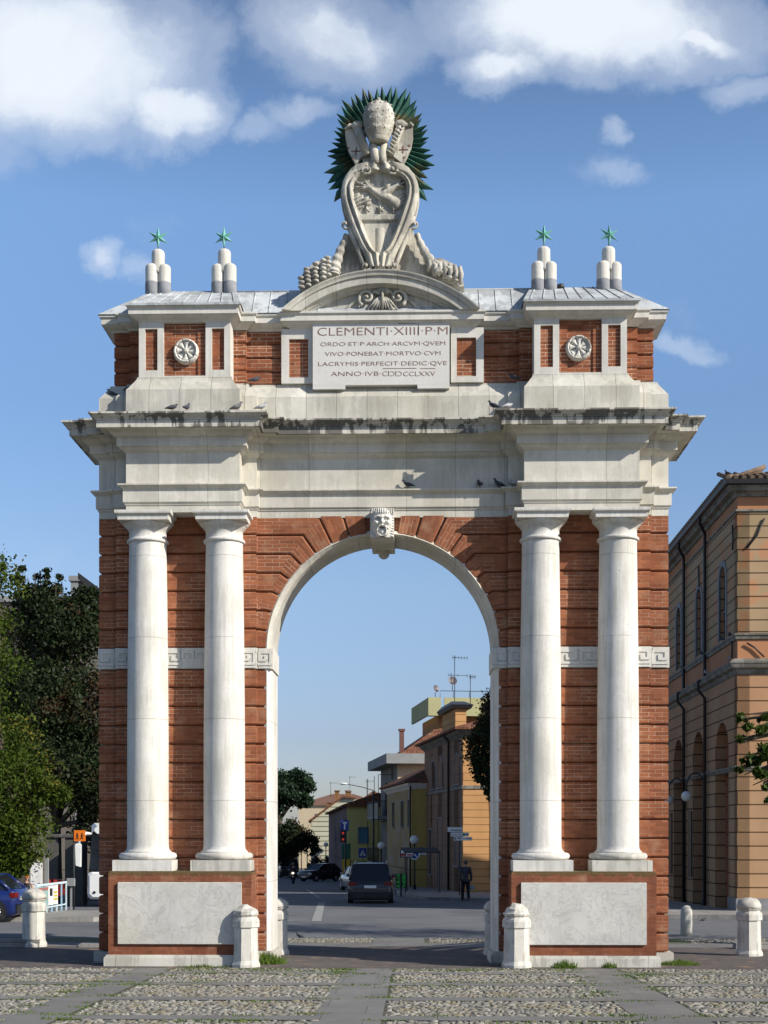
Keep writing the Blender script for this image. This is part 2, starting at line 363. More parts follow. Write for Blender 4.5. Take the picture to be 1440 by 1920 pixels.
# ================================================================== GROUND
def sheet(x0, x1, y0, y1, dz, nx=1, ny=1):
    mb = MB(); vs = []; fs = []
    for j in range(ny + 1):
        for i in range(nx + 1):
            x = x0 + (x1 - x0) * i / nx; y = y0 + (y1 - y0) * j / ny; vs.append((x, y, gz(y) + dz))
    for j in range(ny):
        for i in range(nx): a = j * (nx + 1) + i; fs.append((a, a + 1, a + nx + 2, a + nx + 1))
    return mb.add(vs, fs)
M_earth = noisy('dry_ground', (.10, .095, .08), (.14, .13, .11), .5)
M_asph = noisy('asphalt', (.11, .115, .125), (.15, .155, .165), .6, .9, .004, c3=(.095, .10, .11), s3=.25)
M_asph2 = noisy('pale_asphalt', (.13, .13, .13), (.16, .16, .155), 1.2, .9, .004)
M_slab = stone('paving_slabs', (.185, .18, .172), joints=(1.3, .75, .37, .10), stains=.05, tone=.14, lichen=.2)
M_mortar = noisy('cobble_bed', (.075, .07, .052), (.11, .10, .075), 8, c3=(.07, .115, .02), s3=.9)
M_cob = noisy('river_cobbles', (.095, .092, .080), (.31, .295, .26), 11, .8, .004, detail=2, c3=(.19, .165, .11), s3=4)
M_pbrick = brick('brick_paving', c1=(.125, .112, .104), c2=(.105, .094, .088), mortar=(.12, .115, .10), w=.22, h=.06, ms=.006, mvis=.5, bump=.003)
M_paint = noisy('road_paint', (.20, .20, .20), (.34, .34, .33), 5)
M_kerb = stone('kerb_stone', (.30, .29, .27), joints=(1.0, 40.0, .5, .1), stains=.2)
g = MB(); vs = []
ys = [-60, 150, 400, 4000]
for y in ys: vs += [(-3000, y, gz(y) - .03), (3000, y, gz(y) - .03)]
g.add(vs, [(0, 1, 3, 2), (2, 3, 5, 4), (4, 5, 7, 6)])
struct('ground', g, M_earth, False)
struct('road', sheet(-60, 60, 8.0, 30, -.006), M_asph)
struct('piazza_paving', sheet(-25, 25, -26, -.45, -.002), M_mortar)
struct('arch_paving', sheet(-25, 25, -.45, 5.0, 0), M_pbrick)
struct('stone_path', sheet(-25, 25, 5.0, 6.3, .002), M_slab)
struct('cobble_border', sheet(-25, 25, 6.3, 8.0, 0), M_mortar)
# the street beyond, running away and bearing left
st = MB(); far = [(8.2, 30), (4.6, 60), (-2, 110), (-9, 160)]; lef = [(-14, 30), (-10, 60), (-14.5, 110), (-18, 160)]
st.add([(x, y, gz(y) - .006) for x, y in lef] + [(x, y, gz(y) - .006) for x, y in far], [(0, 4, 5, 1), (1, 5, 6, 2), (2, 6, 7, 3)])
struct('street', st, M_asph)
sl = MB()
for x0, x1 in ((-.56, .20), (-3.98, -3.36), (3.02, 3.78), (-7.5, -6.85), (6.6, 7.3)):
    sl.merge(sheet(x0, x1, -26, -.45, .008))
for y0, w_ in ((-1.45, .34), (-3.35, .42), (-5.35, .42), (-7.4, .42), (-9.5, .45), (-11.5, .45)):
    for a, b in ((-25, -7.5), (-6.85, -3.98), (-3.36, -.56), (.20, 3.02), (3.78, 6.6), (7.3, 25)): sl.merge(sheet(a, b, y0, y0 + w_, .008))
sl.merge(sheet(-.35, .75, 5.0, 8.0, .010))
struct('paving_strips', sl, M_slab)
# real cobbles, one mesh
def cobbles(regions, seed=3):
    rs = np.random.RandomState(seed); C = []
    for (x0, x1, y0, y1) in regions:
        ny = int((y1 - y0) / .063)
        for j in range(ny):
            x = x0 + rs.rand() * .05
            while x < x1 - .03:
                L = .045 + rs.rand() ** 1.6 * .115
                C.append((x + L / 2, y0 + (j + .5) * (y1 - y0) / ny + (rs.rand() - .5) * .02, L / 2 * .93, (.025 + rs.rand() * .014), .004 + rs.rand() ** 2 * .020, (rs.rand() - .5) * .5)); x += L
    C = np.array(C); n = len(C); k = 7
    a = np.arange(k) * 2 * pi / k
    prof = [(1.0, -.35), (.86, .55), (.45, .95)]
    V = np.zeros((n, k * 3 + 1, 3))
    jit = 1 + (rs.rand(n, k) - .5) * .3
    for r_, (rr, zz) in enumerate(prof):
        dx = np.cos(a)[None] * C[:, 2:3] * rr * jit; dyy = np.sin(a)[None] * C[:, 3:4] * rr * jit
        ca, sa = np.cos(C[:, 5:6]), np.sin(C[:, 5:6])
        V[:, r_ * k:(r_ + 1) * k, 0] = C[:, 0:1] + dx * ca - dyy * sa; V[:, r_ * k:(r_ + 1) * k, 1] = C[:, 1:2] + dx * sa + dyy * ca
        V[:, r_ * k:(r_ + 1) * k, 2] = C[:, 4:5] * zz
    V[:, -1, 0] = C[:, 0]; V[:, -1, 1] = C[:, 1]; V[:, -1, 2] = C[:, 4]
    V[:, :, 2] += -.02 * V[:, :, 1]
    q = np.array([(r_ * k + i, r_ * k + (i + 1) % k, (r_ + 1) * k + (i + 1) % k, (r_ + 1) * k + i) for r_ in range(2) for i in range(k)])
    t = np.array([(2 * k + i, 2 * k + (i + 1) % k, 3 * k) for i in range(k)])
    off = (np.arange(n) * (k * 3 + 1))[:, None, None]
    Q = (q[None] + off).reshape(-1, 4); T = (t[None] + off).reshape(-1, 3)
    me = bpy.data.meshes.new('cobblestones'); me.vertices.add(n * (k * 3 + 1)); me.vertices.foreach_set('co', V.ravel())
    me.loops.add(Q.size + T.size); me.loops.foreach_set('vertex_index', np.concatenate([Q.ravel(), T.ravel()]))
    me.polygons.add(len(Q) + len(T))
    me.polygons.foreach_set('loop_start', np.concatenate([np.arange(len(Q)) * 4, Q.size + np.arange(len(T)) * 3]))
    me.polygons.foreach_set('use_smooth', np.ones(len(Q) + len(T), bool))
    me.update(calc_edges=True); me.materials.append(M_cob)
    o = link('cobblestones', me); o['kind'] = 'structure'
rows = [(-1.11, -.47), (-2.93, -1.47), (-4.93, -3.37), (-6.98, -5.37), (-7.9, -7.42)]
regs = []
for y0, y1 in rows:
    for a, b in ((-6.3, -3.99), (-3.35, -.57), (.21, 3.01), (3.79, 6.4)): regs.append((a, b, y0, y1))
regs += [(-3.2, -.4, 6.4, 7.9), (.8, 4.2, 6.4, 7.9), (6.4, 10, 6.4, 7.9)]
cobbles(regs)
# grass tufts
M_grass = leafmat('grass_blades', (.05, .10, .015), (.13, .19, .03))
def tuft(name, x, y, r, h, n, label, seed):
    rs = random.Random(seed); mb = MB()
    for i in range(n):
        a = rs.random() * 2 * pi; d = r * rs.random() ** .7; px, py = x + d * cos(a), y + d * .6 * sin(a); hh = h * (.5 + rs.random()) * (1.1 - .6 * d / r)
        b = rs.random() * 2 * pi; w = .006 + .006 * rs.random(); le = (rs.random() - .5) * h
        z = gz(py)
        mb.add([(px - w * cos(b), py - w * sin(b), z), (px + w * cos(b), py + w * sin(b), z), (px + le * .6 + w * .7, py + le * .3, z + hh * .6), (px + le, py + le * .5, z + hh)], [(0, 1, 2), (0, 2, 3)])
    build(name, mb, M_grass, label=label, cat='grass', kind='stuff', uv=False)
tuft('grass_tuft', -1.98, .60, .36, .17, 900, 'big grass tuft in the corner of the left pier by the passage', 1)
tuft('grass_tuft', 5.0, .55, .34, .08, 600, 'flat grass tuft outside the right corner of the right pier', 2)
tuft('grass_tuft', 3.0, -.13, .22, .12, 260, 'bushy grass tuft under the middle of the right plinth', 3)
tuft('grass_tuft', 3.72, -.12, .13, .09, 120, 'small grass tuft under the right plinth, near its outer end', 4)
tuft('grass_tuft', -2.9, -.12, .45, .045, 220, 'low moss line along the foot of the left plinth', 5)
# moss in the cobbles
def mossbed():
    rs = random.Random(11); mb = MB()
    spots = [(-3.3 + rs.random() * 2.6, -1.0 + rs.random() * .5, .18) for _ in range(12)] + [(.3 + rs.random() * 2.6, -.9 + rs.random() * .35, .16) for _ in range(10)]
    spots += [(rs.uniform(-6, 6), rs.choice([-1.12, -1.5, -2.9, -3.4, -5.0, -5.4, -7.0, -7.5]) + rs.uniform(-.12, .12), .17) for _ in range(70)]
    spots += [(rs.choice([-3.33, -.6, .24, 2.98, 3.83, -4.02]) + rs.uniform(-.05, .05), rs.uniform(-7.6, -.6), .12) for _ in range(50)]
    for (x, y, r) in spots:
        for i in range(60):
            a = rs.random() * 2 * pi; d = r * 2.2 * rs.random() ** .6; px, py = x + d * cos(a), y + d * .35 * sin(a)
            h = .012 + .018 * rs.random(); b = rs.random() * pi; w = .009; z = gz(py) + .004
            mb.add([(px - w * cos(b), py - w * sin(b), z), (px + w * cos(b), py + w * sin(b), z), (px + .01 * (rs.random() - .5), py, z + h)], [(0, 1, 2)])
    build('moss', mb, M_grass, label='green moss and grass growing between the cobbles', cat='moss', kind='stuff', uv=False)
mossbed()
# road paint
def stripe(pts, w, name='road_marking', dz=.002):
    mb = MB(); P = [Vector(p) for p in pts]
    for a, b in zip(P, P[1:]):
        d = (b - a).normalized(); n = Vector((-d.y, d.x)) * w / 2
        q = [a - n, b - n, b + n, a + n]; mb.add([(p.x, p.y, gz(p.y) + dz) for p in q], [(0, 1, 2, 3)])
    return mb
rm = MB()
def gp(px, py): return deep(px, ground_D(py))
for a, b, w in [((520, 1683), (655, 1682), .35), ((593, 1727), (603, 1692), .28), ((604, 1690), (622, 1692), .2), ((520, 1726), (575, 1725), .35), ((522, 1714), (548, 1713), .25), ((560, 1693), (580, 1693), .2), ((575, 1668), (600, 1684), .15)]:
    rm.merge(stripe([gp(*a), gp(*b)], w))
struct('road_markings', rm, M_paint)
# kerbs and pavements on the far side
kb = MB()
def kerb_strip(poly, h=.13):
    kb.rings([[(x, y, gz(y) - .05) for x, y in poly], [(x, y, gz(y) + h) for x, y in poly]])
kerb_strip([deep(1210, 40.3), deep(1700, 38.6), (40, 60), (11.0, 22.0), (10.6, 45), (6.5, 60), (2.6, 75), (-1, 95), (-3, 110), deep(742, 78), deep(745, 66), deep(800, 58.5), deep(1000, 56), (9.0, 40)])
kerb_strip([(-30, 33), (-13.8, 33), (-9.9, 60), (-14.2, 110), (-30, 110)])
struct('pavement', kb, M_kerb)
struct('side_pavement', MB().rings([[(x, y, gz(y) - .05) for x, y in ((-40, 15.5), (-8.6, 15.8), (-7.9, 17), (-9.5, 21), (-40, 21.4))], [(x, y, gz(y) + .12) for x, y in ((-40, 15.5), (-8.6, 15.8), (-7.9, 17), (-9.5, 21), (-40, 21.4))]]), M_kerb)
struct('low_kerb', MB().box(-12, -7.0, 4.7, 5.0, -.15, .06).box(-6.2, -4.2, 4.7, 5.0, -.15, -.03).box(6.9, 14, 4.6, 4.9, -.15, .02), M_kerb)

# ================================================================== ARCH
ARCH = thing('triumphal_arch', 'tall brick and white stone triumphal arch with paired columns in the middle of the square', 'triumphal arch')
AX0, AX1, AY = 2.377, 4.287, .32
BX0, BX1, BY = 2.133, 4.543, .68
CX1, CYF, CYB = 4.85, .77, 1.77
def plan(center=False):
    r = [(CX1, CYB), (CX1, CYF), (BX1, CYF), (BX1, BY), (AX1, BY), (AX1, AY), (AX0, AY), (AX0, BY), (BX0, BY), (BX0, CYF)]
    if center: r += [(1.76, CYF), (1.76, CYF - .09)]
    r = r[1:]  # start at front right corner
    out = [(CX1, CYB)] + r + [(-x, y) for x, y in reversed(r)] + [(-CX1, CYB)]
    return out          # goes front-right to front-left: clockwise seen from above? handled in off()
def off(poly, q):
    P = poly if area(poly) > 0 else poly[::-1]
    return inset(P, [-q] * len(P))
def area(p): return sum(p[i][0] * p[(i + 1) % len(p)][1] - p[(i + 1) % len(p)][0] * p[i][1] for i in range(len(p))) / 2
def sweep(mb, poly, prof, cap0=True, cap1=True):
    return mb.rings([[(x, y, z) for x, y in off(poly, q)] for q, z in prof], cap0, cap1)
PL = plan()
sweep_arch = sweep(MB(), PL, [(-.10, 7.575), (0, 7.575), (0, 7.685), (.018, 7.70), (.018, 7.72), (.045, 7.742), (.045, 7.955), (.06, 7.965), (.085, 7.985), (.11, 8.005), (.12, 8.01), (.12, 8.034), (0, 8.036)])
build('architrave', sweep_arch, M_ent, ARCH)
build('frieze', sweep(MB(), PL, [(0, 8.034), (0, 8.566)]), M_ent, ARCH)
bed = [(0, 8.564), (.015, 8.58), (.05, 8.60), (.085, 8.63), (.10, 8.653), (.13, 8.655), (.13, 8.79), (.15, 8.80), (.18, 8.815), (.21, 8.84), (.23, 8.862), (.24, 8.88)]
build('bed_moulding', sweep(MB(), PL, bed + [(.405, 8.888)]), M_ent, ARCH)
build('cornice', sweep(MB(), PL, [(.40, 8.886), (.405, 8.886), (.405, 9.0), (.425, 9.005), (.425, 9.022), (.44, 9.03), (.455, 9.045), (.475, 9.06), (.50, 9.072), (.515, 9.085), (.515, 9.112), (.40, 9.135), (-.1, 9.16)]), M_corn, ARCH)
# attic base
PC = plan(True)
build('attic_base', sweep(MB(), PL, [(0.005, 9.12), (.0, 9.64), (-.02, 9.66), (-.14, 9.84), (-.15, 9.865), (-.155, 9.87), (-.155, 9.893), (-.18, 9.905), (-.3, 9.906)]), M_attic, ARCH)
# brick courses
zc = [.18 + .3213 * k for k in range(16)]        # .18 .. 5.0
za = [5.35 + .3214 * k for k in range(8)]        # 5.35 .. 7.6
bm = MB(); bs = MB()
for zs in (zc, za):
    for z0, z1 in zip(zs, zs[1:]):
        for s in (1, -1):
            a, b = sorted((s * (1.968 if zs is zc else 2.10), s * CX1)); bs_ = bm
            j = rnd.uniform(-.004, .004)
            bm.cbox(a, b, CYF + j, CYB, z0 + .010, z1 - .010, .022)
            a, b = sorted((s * BX0, s * BX1)); bm.cbox(a, b, BY + j, .9, z0 + .010, z1 - .010, .022)
bm.box(2.05, 4.79, .82, 1.70, -.1, 7.6); bm.box(-4.79, -2.05, .82, 1.70, -.1, 7.6)
bm.box(2.19, 4.49, .745, .95, -.1, 7.6); bm.box(-4.49, -2.19, .745, .95, -.1, 7.6)
# voussoirs
ZS = 5.33; RA = 1.966; ang = [R(9.2 * k) for k in range(10)]
def Pk(k):
    if k == 0: return (RA, za[0])
    z = za[k] if k <= 6 else 7.6
    r = max((z - ZS) / sin(ang[k]), RA); return (r * cos(ang[k]), ZS + r * sin(ang[k]))
for s in (1, -1):
    for k in range(9):
        n = 6; arc = [(RA * cos(ang[k] + (ang[k + 1] - ang[k]) * i / n), ZS + RA * sin(ang[k] + (ang[k + 1] - ang[k]) * i / n)) for i in range(n + 1)]
        p0, p1 = Pk(k), Pk(k + 1)
        if k == 0: a_ = math.asin(.02 / RA); arc = [(RA * cos(a_ + (ang[1] - a_) * i / n), ZS + RA * sin(a_ + (ang[1] - a_) * i / n)) for i in range(n + 1)]; p0 = arc[0]
        if k == 8: p1 = (p1[0], 7.6)
        # radial part: p0 -> p1 outer, arc inner
        poly = arc[::-1] + ([p0, p1] if (Vector(p0) - Vector(arc[0])).length > .012 else [p1])
        if k <= 0: poly = None
        mid = (ang[k] + ang[k + 1]) / 2
        if k < 3:
            full = [(BX0 + .02, za[k]), (BX0 + .02, za[k + 1])] + ([p1] if (Vector(p1) - Vector(arc[-1])).length > .012 else []) + arc[::-1] + ([p0] if (Vector(p0) - Vector(arc[0])).length > .012 else [])
            pp = full
            pieces = [(pp, [1] * len(pp), mid * .5)]
        else:
            rad = arc[::-1] + [p0, p1]
            fl = [1] * len(rad); fl[len(arc)] = 0
            pieces = [(rad, fl, mid)]
            ztop = za[k + 1] if k + 1 <= 7 else 7.6
            if k <= 6:
                o = [p0, (BX0 + .02, za[k]), (BX0 + .02, ztop), p1]
                if k >= 6: o = [p0, (BX0 + .02, za[6]), (BX0 + .02, 7.6), p1]
                pieces.append((o, [1, 1, 1, 0], 0))
        for pp, fl, rot in pieces:
            q = pp if area(pp) > 0 else pp[::-1]
            if q is not pp: fl = fl[-2::-1] + fl[-1:]
            if s == -1:
                q = [(-x, z) for x, z in q][::-1]; fl = fl[-2::-1] + fl[-1:]
            q = inset(q, [.010 if f_ else 0 for f_ in fl]); bm.cprism(q, 1.0, CYF - .002, .022, fl, rot=(rot if s == 1 else -rot))
cor = [(0, ZS + RA + .07)] + [((RA + .06) * sin(t), ZS + (RA + .06) * cos(t)) for t in [R(a) for a in range(3, 91, 3)]]
for s in (1, -1):
    pp = [(s * x, z) for x, z in cor] + [(s * 2.3, ZS), (s * 2.3, 7.6), (0, 7.6)]
    pp = pp if area(pp) > 0 else pp[::-1]; bm.prism(pp, .83, 1.72)
build('brick_wall', bm, M_brick, ARCH)
# stone lining of the passage
lp = [(2.03, .80), (1.972, .762), (1.900, .84), (1.900, .85), (1.912, .855), (1.912, .875), (1.893, .88), (1.893, 1.79), (2.03, 1.79)]
for s in (1, -1):
    lm = MB(); pl = [(s * x, y) for x, y in lp]; pl = pl if area(pl) > 0 else pl[::-1]; lm.vprism(pl, .15, 5.02)
    for z0, z1 in zip(zc, zc[1:]): 
        a, b = sorted((s * 1.953, s * 2.005)); lm.box(a, b, .775, .82, z1 - .025, z1 + .025)
    build('passage_jamb', lm, M_col, ARCH)
al = MB(); rr = []
for i in range(49):
    t = pi * i / 48; ez = 1.0
    rr.append([(r * cos(t), y, 5.33 + (r + (.05 * sin(t) if r < 1.93 else 0)) * sin(t)) for r, y in lp])
al.rings(rr, True, True); build('arch_soffit', al, M_ent, ARCH)
# jamb feet
for s in (1, -1):
    jf = MB()
    for d, z0, z1 in ((.055, -.1, .12), (.035, .12, .16), (.012, .16, .19)):
        a, b = sorted((s * (1.893 - d), s * 2.6)); jf.box(a, b, .75 - d, 1.80 + d, z0, z1)
    a, b = sorted((s * 4.3, s * 4.93)); jf.box(a, b, .72, 1.85, -.1, .175)
    jf.box(*sorted((s * 2.09, s * 4.58)), .62, .9, -.1, .18)
    build('wall_foot', jf, M_base, ARCH)
# meander band
bands = []
for s in (1, -1):
    fb_ = MB(); fb_.box(*sorted((s * 1.868, s * (CX1 + .012))), CYF - .018, CYB + .02, 5.0, 5.35)
    fb_.box(*sorted((s * BX0, s * (BX1 + .004))), BY - .012, .9, 5.0, 5.35)
    bands.append(build('meander_band', fb_, M_frame, ARCH))
def meander(_f, x0, x1, Y, z0=5.0, h=.35, clip=0, flip=False):
    mb = MB(); n = max(1, round((x1 - x0) / .31)); w = (x1 - x0) / n; t = .042; d = .012
    def seg(a, b, c, e):
        xa, xb = sorted((a, c)); zaa, zb = sorted((b, e))
        if clip and zaa < clip: 
            if zb < clip: return
            zaa = clip
        mb.box(xa - t / 2, xb + t / 2, Y - d, Y + .005, zaa - t / 2, zb + t / 2)
    seg(x0 + t, z0 + .03, x1 - t, z0 + .03); seg(x0 + t, z0 + h - .03, x1 - t, z0 + h - .03)
    for k in range(n):
        P = [(.10, .22), (.10, .80), (.86, .80), (.86, .42), (.46, .42), (.46, .58)]
        Q = [(.10, .22), (1.0, .22)]
        for L in (P, Q):
            pts = [(x0 + w * (k + (1 - u if flip else u)), z0 + h * v) for u, v in L]
            for si, ((a, b), (c, e)) in enumerate(zip(pts, pts[1:])):
                d = .014 + .0012 * si + (.010 if L is Q else 0); xa, xb = sorted((a, c)); zq, zw = sorted((b, e))
                if clip and zw < clip: continue
                mb.box(max(xa - t / 2, x0 + .005), min(xb + t / 2, x1 - .005), Y - d, Y + .005, max(zq - t / 2, clip) if clip else zq - t / 2, zw + t / 2)
    build('meander_relief', mb, M_frame, bands[0 if x0 > 0 else 1])
fr = None
meander(fr, 4.56, 4.84, CYF - .018); meander(fr, -4.84, -4.56, CYF - .018, flip=True)
meander(fr, 1.88, 2.125, CYF - .018); meander(fr, -2.125, -1.88, CYF - .018, flip=True)
meander(fr, 4.25, 4.53, BY - .012); meander(fr, -4.53, -4.25, BY - .012, flip=True)
meander(fr, 2.95, 3.70, BY - .012); meander(fr, -3.70, -3.42, BY - .012); meander(fr, -3.42, -2.95, BY - .012, clip=5.17)
meander(fr, 2.145, 2.42, BY - .012); meander(fr, -2.42, -2.145, BY - .012, flip=True)
# pedestals
for s in (1, -1):
    pm = MB(); pm.cbox(*sorted((s * 2.14, s * 4.511)), 0, .75, .15, 1.55, .012)
    for i in range(26):
        pm.box(*sorted((s * (2.15 + .09 * i), s * (2.15 + .09 * i + .087))), .012 + rnd.random() * .012, .6, 1.545, 1.56 + rnd.random() * .008)
    P = build('pedestal', pm, M_brickp, ARCH)
    build('mossy_ledge', MB().box(*sorted((s * 2.15, s * 4.50)), .02, .68, 1.558, 1.571), M_moss, P)
    pn = MB(); pn.cbox(*sorted((s * 2.298, s * 4.344)), -.045, .1, .365, 1.388, .008)
    build('marble_panel', pn, M_panel, P)
    pb = MB(); a, b = sorted((s * 2.07, s * 4.575))
    pb.box(a, b, -.06, .75, -.12, .145); pb.box(a + .012, b - .012, -.048, .72, .145, .165); pb.box(a + .03, b - .03, -.03, .7, .165, .19)
    build('plinth', pb, M_base, P)
# columns
def column_mesh():
    sh = [(.395, 1.87), (.395, 1.892), (.372, 1.905), (.355, 1.935), (.349, 1.99)]
    for i in range(1, 25):
        t = i / 24; r = .348 - .036 * max(0, (t - .3) / .7) ** 1.5; sh.append((r, 1.99 + (7.06 - 1.99) * t))
    return MB().lathe(sh + [(.318, 7.09)], n=48)
cap_p = [(.32, 7.09), (.345, 7.10), (.352, 7.115), (.352, 7.13), (.345, 7.145), (.322, 7.155), (.314, 7.17), (.314, 7.30), (.325, 7.305), (.325, 7.318), (.338, 7.322), (.338, 7.335), (.352, 7.34), (.352, 7.352), (.38, 7.372), (.405, 7.395), (.42, 7.425)]
tor = [(.36, 1.875), (.44, 1.87)] + [(.43 + .058 * cos(t), 1.812 + .058 * sin(t)) for t in [R(80 - 20 * i) for i in range(9)]] + [(.40, 1.75)]
for (x, what) in ((-3.97, 'a'), (-2.67, 'b'), (2.67, 'c'), (3.97, 'd')):
    cm = column_mesh(); cm.v = [(a + x, b + .58, z) for a, b, z in cm.v]
    C = build('column', cm, M_col, ARCH)
    bmb = MB().lathe([(r, z) for r, z in tor[::-1]], (x, .58, 0), 48); bmb.box(x - .495, x + .495, .085, .8, 1.566, 1.75)
    build('column_base', bmb, M_base if what in 'bd' else M_col, C)
    cp = MB().lathe(cap_p, (x, .58, 0), 48); cp.box(x - .425, x + .425, .155, .8, 7.42, 7.50)
    cp.rings([[(x + a * w, .58 + b * w, z) for a, b in ((-1, -1), (1, -1), (1, .4), (-1, .4))] for w, z in ((.425, 7.495), (.45, 7.51), (.465, 7.52), (.47, 7.54), (.47, 7.574))])
    build('capital', cp, M_col, C)
# attic walls
am = MB(); h4 = (10.83 - 9.905) / 4
for k in range(4):
    z0, z1 = 9.905 + h4 * k, 9.905 + h4 * (k + 1)
    for s in (1, -1):
        am.cbox(*sorted((s * 1.5, s * 4.63)), .955, 1.6, z0 + .008, z1 - .008, .02)
        am.cbox(*sorted((s * 2.335, s * 4.345)), .875, 1.1, z0 + .008, z1 - .008, .02)
am.box(-4.6, 4.6, 1.0, 1.58, 9.8, 10.9)
for s in (1, -1): am.box(*sorted((s * 2.38, s * 4.30)), .915, 1.05, 9.8, 10.9)
build('attic_wall', am, M_bricka, ARCH)
for s in (1, -1):
    a0, a1 = 2.557, 4.108; P = MB()
    for (u0, u1) in ((a0, a0 + .42), (a1 - .42, a1)):
        i0, i1 = u0 + .105, u1 - .105
        P.box(*sorted((s * u0, s * i0)), .50, .95, 9.905, 10.83); P.box(*sorted((s * i1, s * u1)), .50, .95, 9.905, 10.83)
        P.box(*sorted((s * i0, s * i1)), .50, .95, 9.905, 10.02); P.box(*sorted((s * i0, s * i1)), .50, .95, 10.72, 10.83)
    P.box(*sorted((s * (a0 + .42), s * (a1 - .42))), .505, .95, 9.905, 9.925)
    fp = build('attic_pilaster_frame', P, M_frame, ARCH)
    Q = MB()
    for (u0, u1) in ((a0, a0 + .42), (a1 - .42, a1)): Q.box(*sorted((s * (u0 + .1), s * (u1 - .1))), .545, .9, 10.0, 10.74)
    Q.box(*sorted((s * (a0 + .41), s * (a1 - .41))), .575, .95, 9.91, 10.83)
    for e in (a0 + .42, a1 - .56): Q.box(*sorted((s * e, s * (e + .14))), .552, .9, 9.925, 10.72 + .02 * rnd.random())
    build('brick_panel', Q, M_bricka, fp)
    # rosette
    cx, cz = s * (a0 + a1) / 2 + (.02 if s < 0 else -.03), 10.345; rs_ = MB()
    def ros(x, z, cx=cx, cz=cz, s=s):
        dx, dz = x - cx, z - cz; r = math.hypot(dx, dz); a = math.atan2(dz, dx)
        if r > .222: return None
        if r > .212: return 0
        rim = .075 * math.exp(-((r - .183) / .028) ** 2)
        pet = .045 * (abs(cos(a * 4 + .3)) ** .5) * (1 if r < .15 else 0) * min(1, r / .05)
        gr = -.03 * (abs(sin(a * 4 + .3)) > .985) if r > .06 else 0
        hub = .075 * max(0, 1 - (r / .045) ** 2) ** .5 if r < .045 else 0
        bite = -.05 if (s > 0 and r > .12 and -.2 < a < .9 and r < .19) else 0
        return max(.02, .03 + rim + pet + gr + hub + bite)
    rs_.relief(ros, cx - .225, cx + .225, cz - .225, cz + .225, 60, 60, .57)
    build('rosette', rs_, M_frame, ARCH)
# centre pilasters, plaque
for s in (1, -1):
    pc = MB(); u0, u1 = 1.17, 1.73; i0, i1 = 1.27, 1.60
    for a, b, z0, z1 in ((u0, i0, 9.9, 10.83), (i1, u1, 9.9, 10.83), (i0, i1, 9.9, 10.0), (i0, i1, 10.66, 10.83)): pc.box(*sorted((s * a, s * b)), .86, 1.2, z0, z1)
    cpil = build('centre_pilaster_frame', pc, M_frame, ARCH)
    build('brick_panel', MB().box(*sorted((s * 1.26, s * 1.61)), .90, 1.2, 9.98, 10.68), M_bricka, cpil)
build('attic_cornice', sweep(MB(), PC, [(-.18, 10.825), (-.165, 10.84), (-.15, 10.855), (-.10, 10.875), (-.06, 10.90), (-.05, 10.917), (-.03, 10.917), (-.03, 11.015), (-.012, 11.02), (0, 11.035), (0, 11.068), (-.05, 11.075)]), M_frame, ARCH)
# roof
rf = MB(); e = .02; ZR = 11.64; ZE = 11.072
rf.add([(-4.87, .75, ZE), (4.87, .75, ZE), (4.87, 1.80, ZE), (-4.87, 1.80, ZE), (-4.1, 1.27, ZR), (4.1, 1.27, ZR)], [(0, 1, 5, 4), (1, 2, 5), (2, 3, 4, 5), (3, 0, 4)])
for s in (1, -1):
    x0, x1 = s * 2.36, s * 4.305; m0, m1 = s * 2.55, s * 4.05
    vs = [(x0, .30, ZE + .005), (x1, .30, ZE + .005), (x1, .9, ZE + .03), (x0, .9, ZE + .03), (m0, 1.24, ZR + .01), (m1, 1.24, ZR + .01)]
    rf.add(vs, [(0, 1, 5, 4), (1, 2, 5), (3, 0, 4)] if s > 0 else [(1, 0, 4, 5), (2, 1, 5), (0, 3, 4)])
    rf.box(*sorted((x0, x1)), .295, .32, ZE - .03, ZE + .008)
    for i in range(9):
        t = (i + .5) / 9; p0 = Vector((x0 + (x1 - x0) * t, .30, ZE + .008)); p1 = Vector((m0 + (m1 - m0) * t, 1.24, ZR + .014)); rf.tube([p0, p1], .012, 5)
    for i in range(5):
        x = s * (1.1 + .28 * i); rf.tube([(x, .75, ZE), (x, 1.27, ZR)], .012, 5)
rf.tube([(-4.1, 1.27, ZR), (4.1, 1.27, ZR)], .02, 6)
build('lead_roof', rf, M_lead, ARCH)
# segmental pediment
pcx = -.03; PR = 2.44; ptop = 11.72; pcz = ptop - PR
def arcpts(r, zb, n=40):
    a = math.acos(min(1, (zb - pcz) / r)); return [(pcx + r * sin(-a + 2 * a * i / n), pcz + r * cos(-a + 2 * a * i / n)) for i in range(n + 1)]
pd = MB(); zb = 11.06; n = 40
profP = [(PR - .28, .86), (PR - .27, .80), (PR - .25, .78), (PR - .24, .74), (PR - .215, .72), (PR - .205, .64), (PR - .09, .63), (PR - .085, .60), (PR - .05, .59), (PR - .02, .565), (PR, .56), (PR, .9), (PR, 1.55)]
aa = math.acos((zb - pcz) / PR)
rings_ = []
for i in range(n + 1):
    rings_.append([])
    for r, y in profP:
        a = math.acos((zb - pcz) / r); t = -a + 2 * a * i / n; rings_[-1].append((pcx + r * sin(t), y, pcz + r * cos(t)))
pd.rings([r[::-1] for r in rings_], True, True, closed=False)
poly = arcpts(PR - .26, zb - .03)[::-1]; pd.prism(poly if area(poly) > 0 else poly[::-1], .86, 1.5)
poly = arcpts(PR - .02, zb - .03)[::-1]; pd.prism(poly if area(poly) > 0 else poly[::-1], 1.2, 1.56)
PED = build('segmental_pediment', pd, M_attic, ARCH)
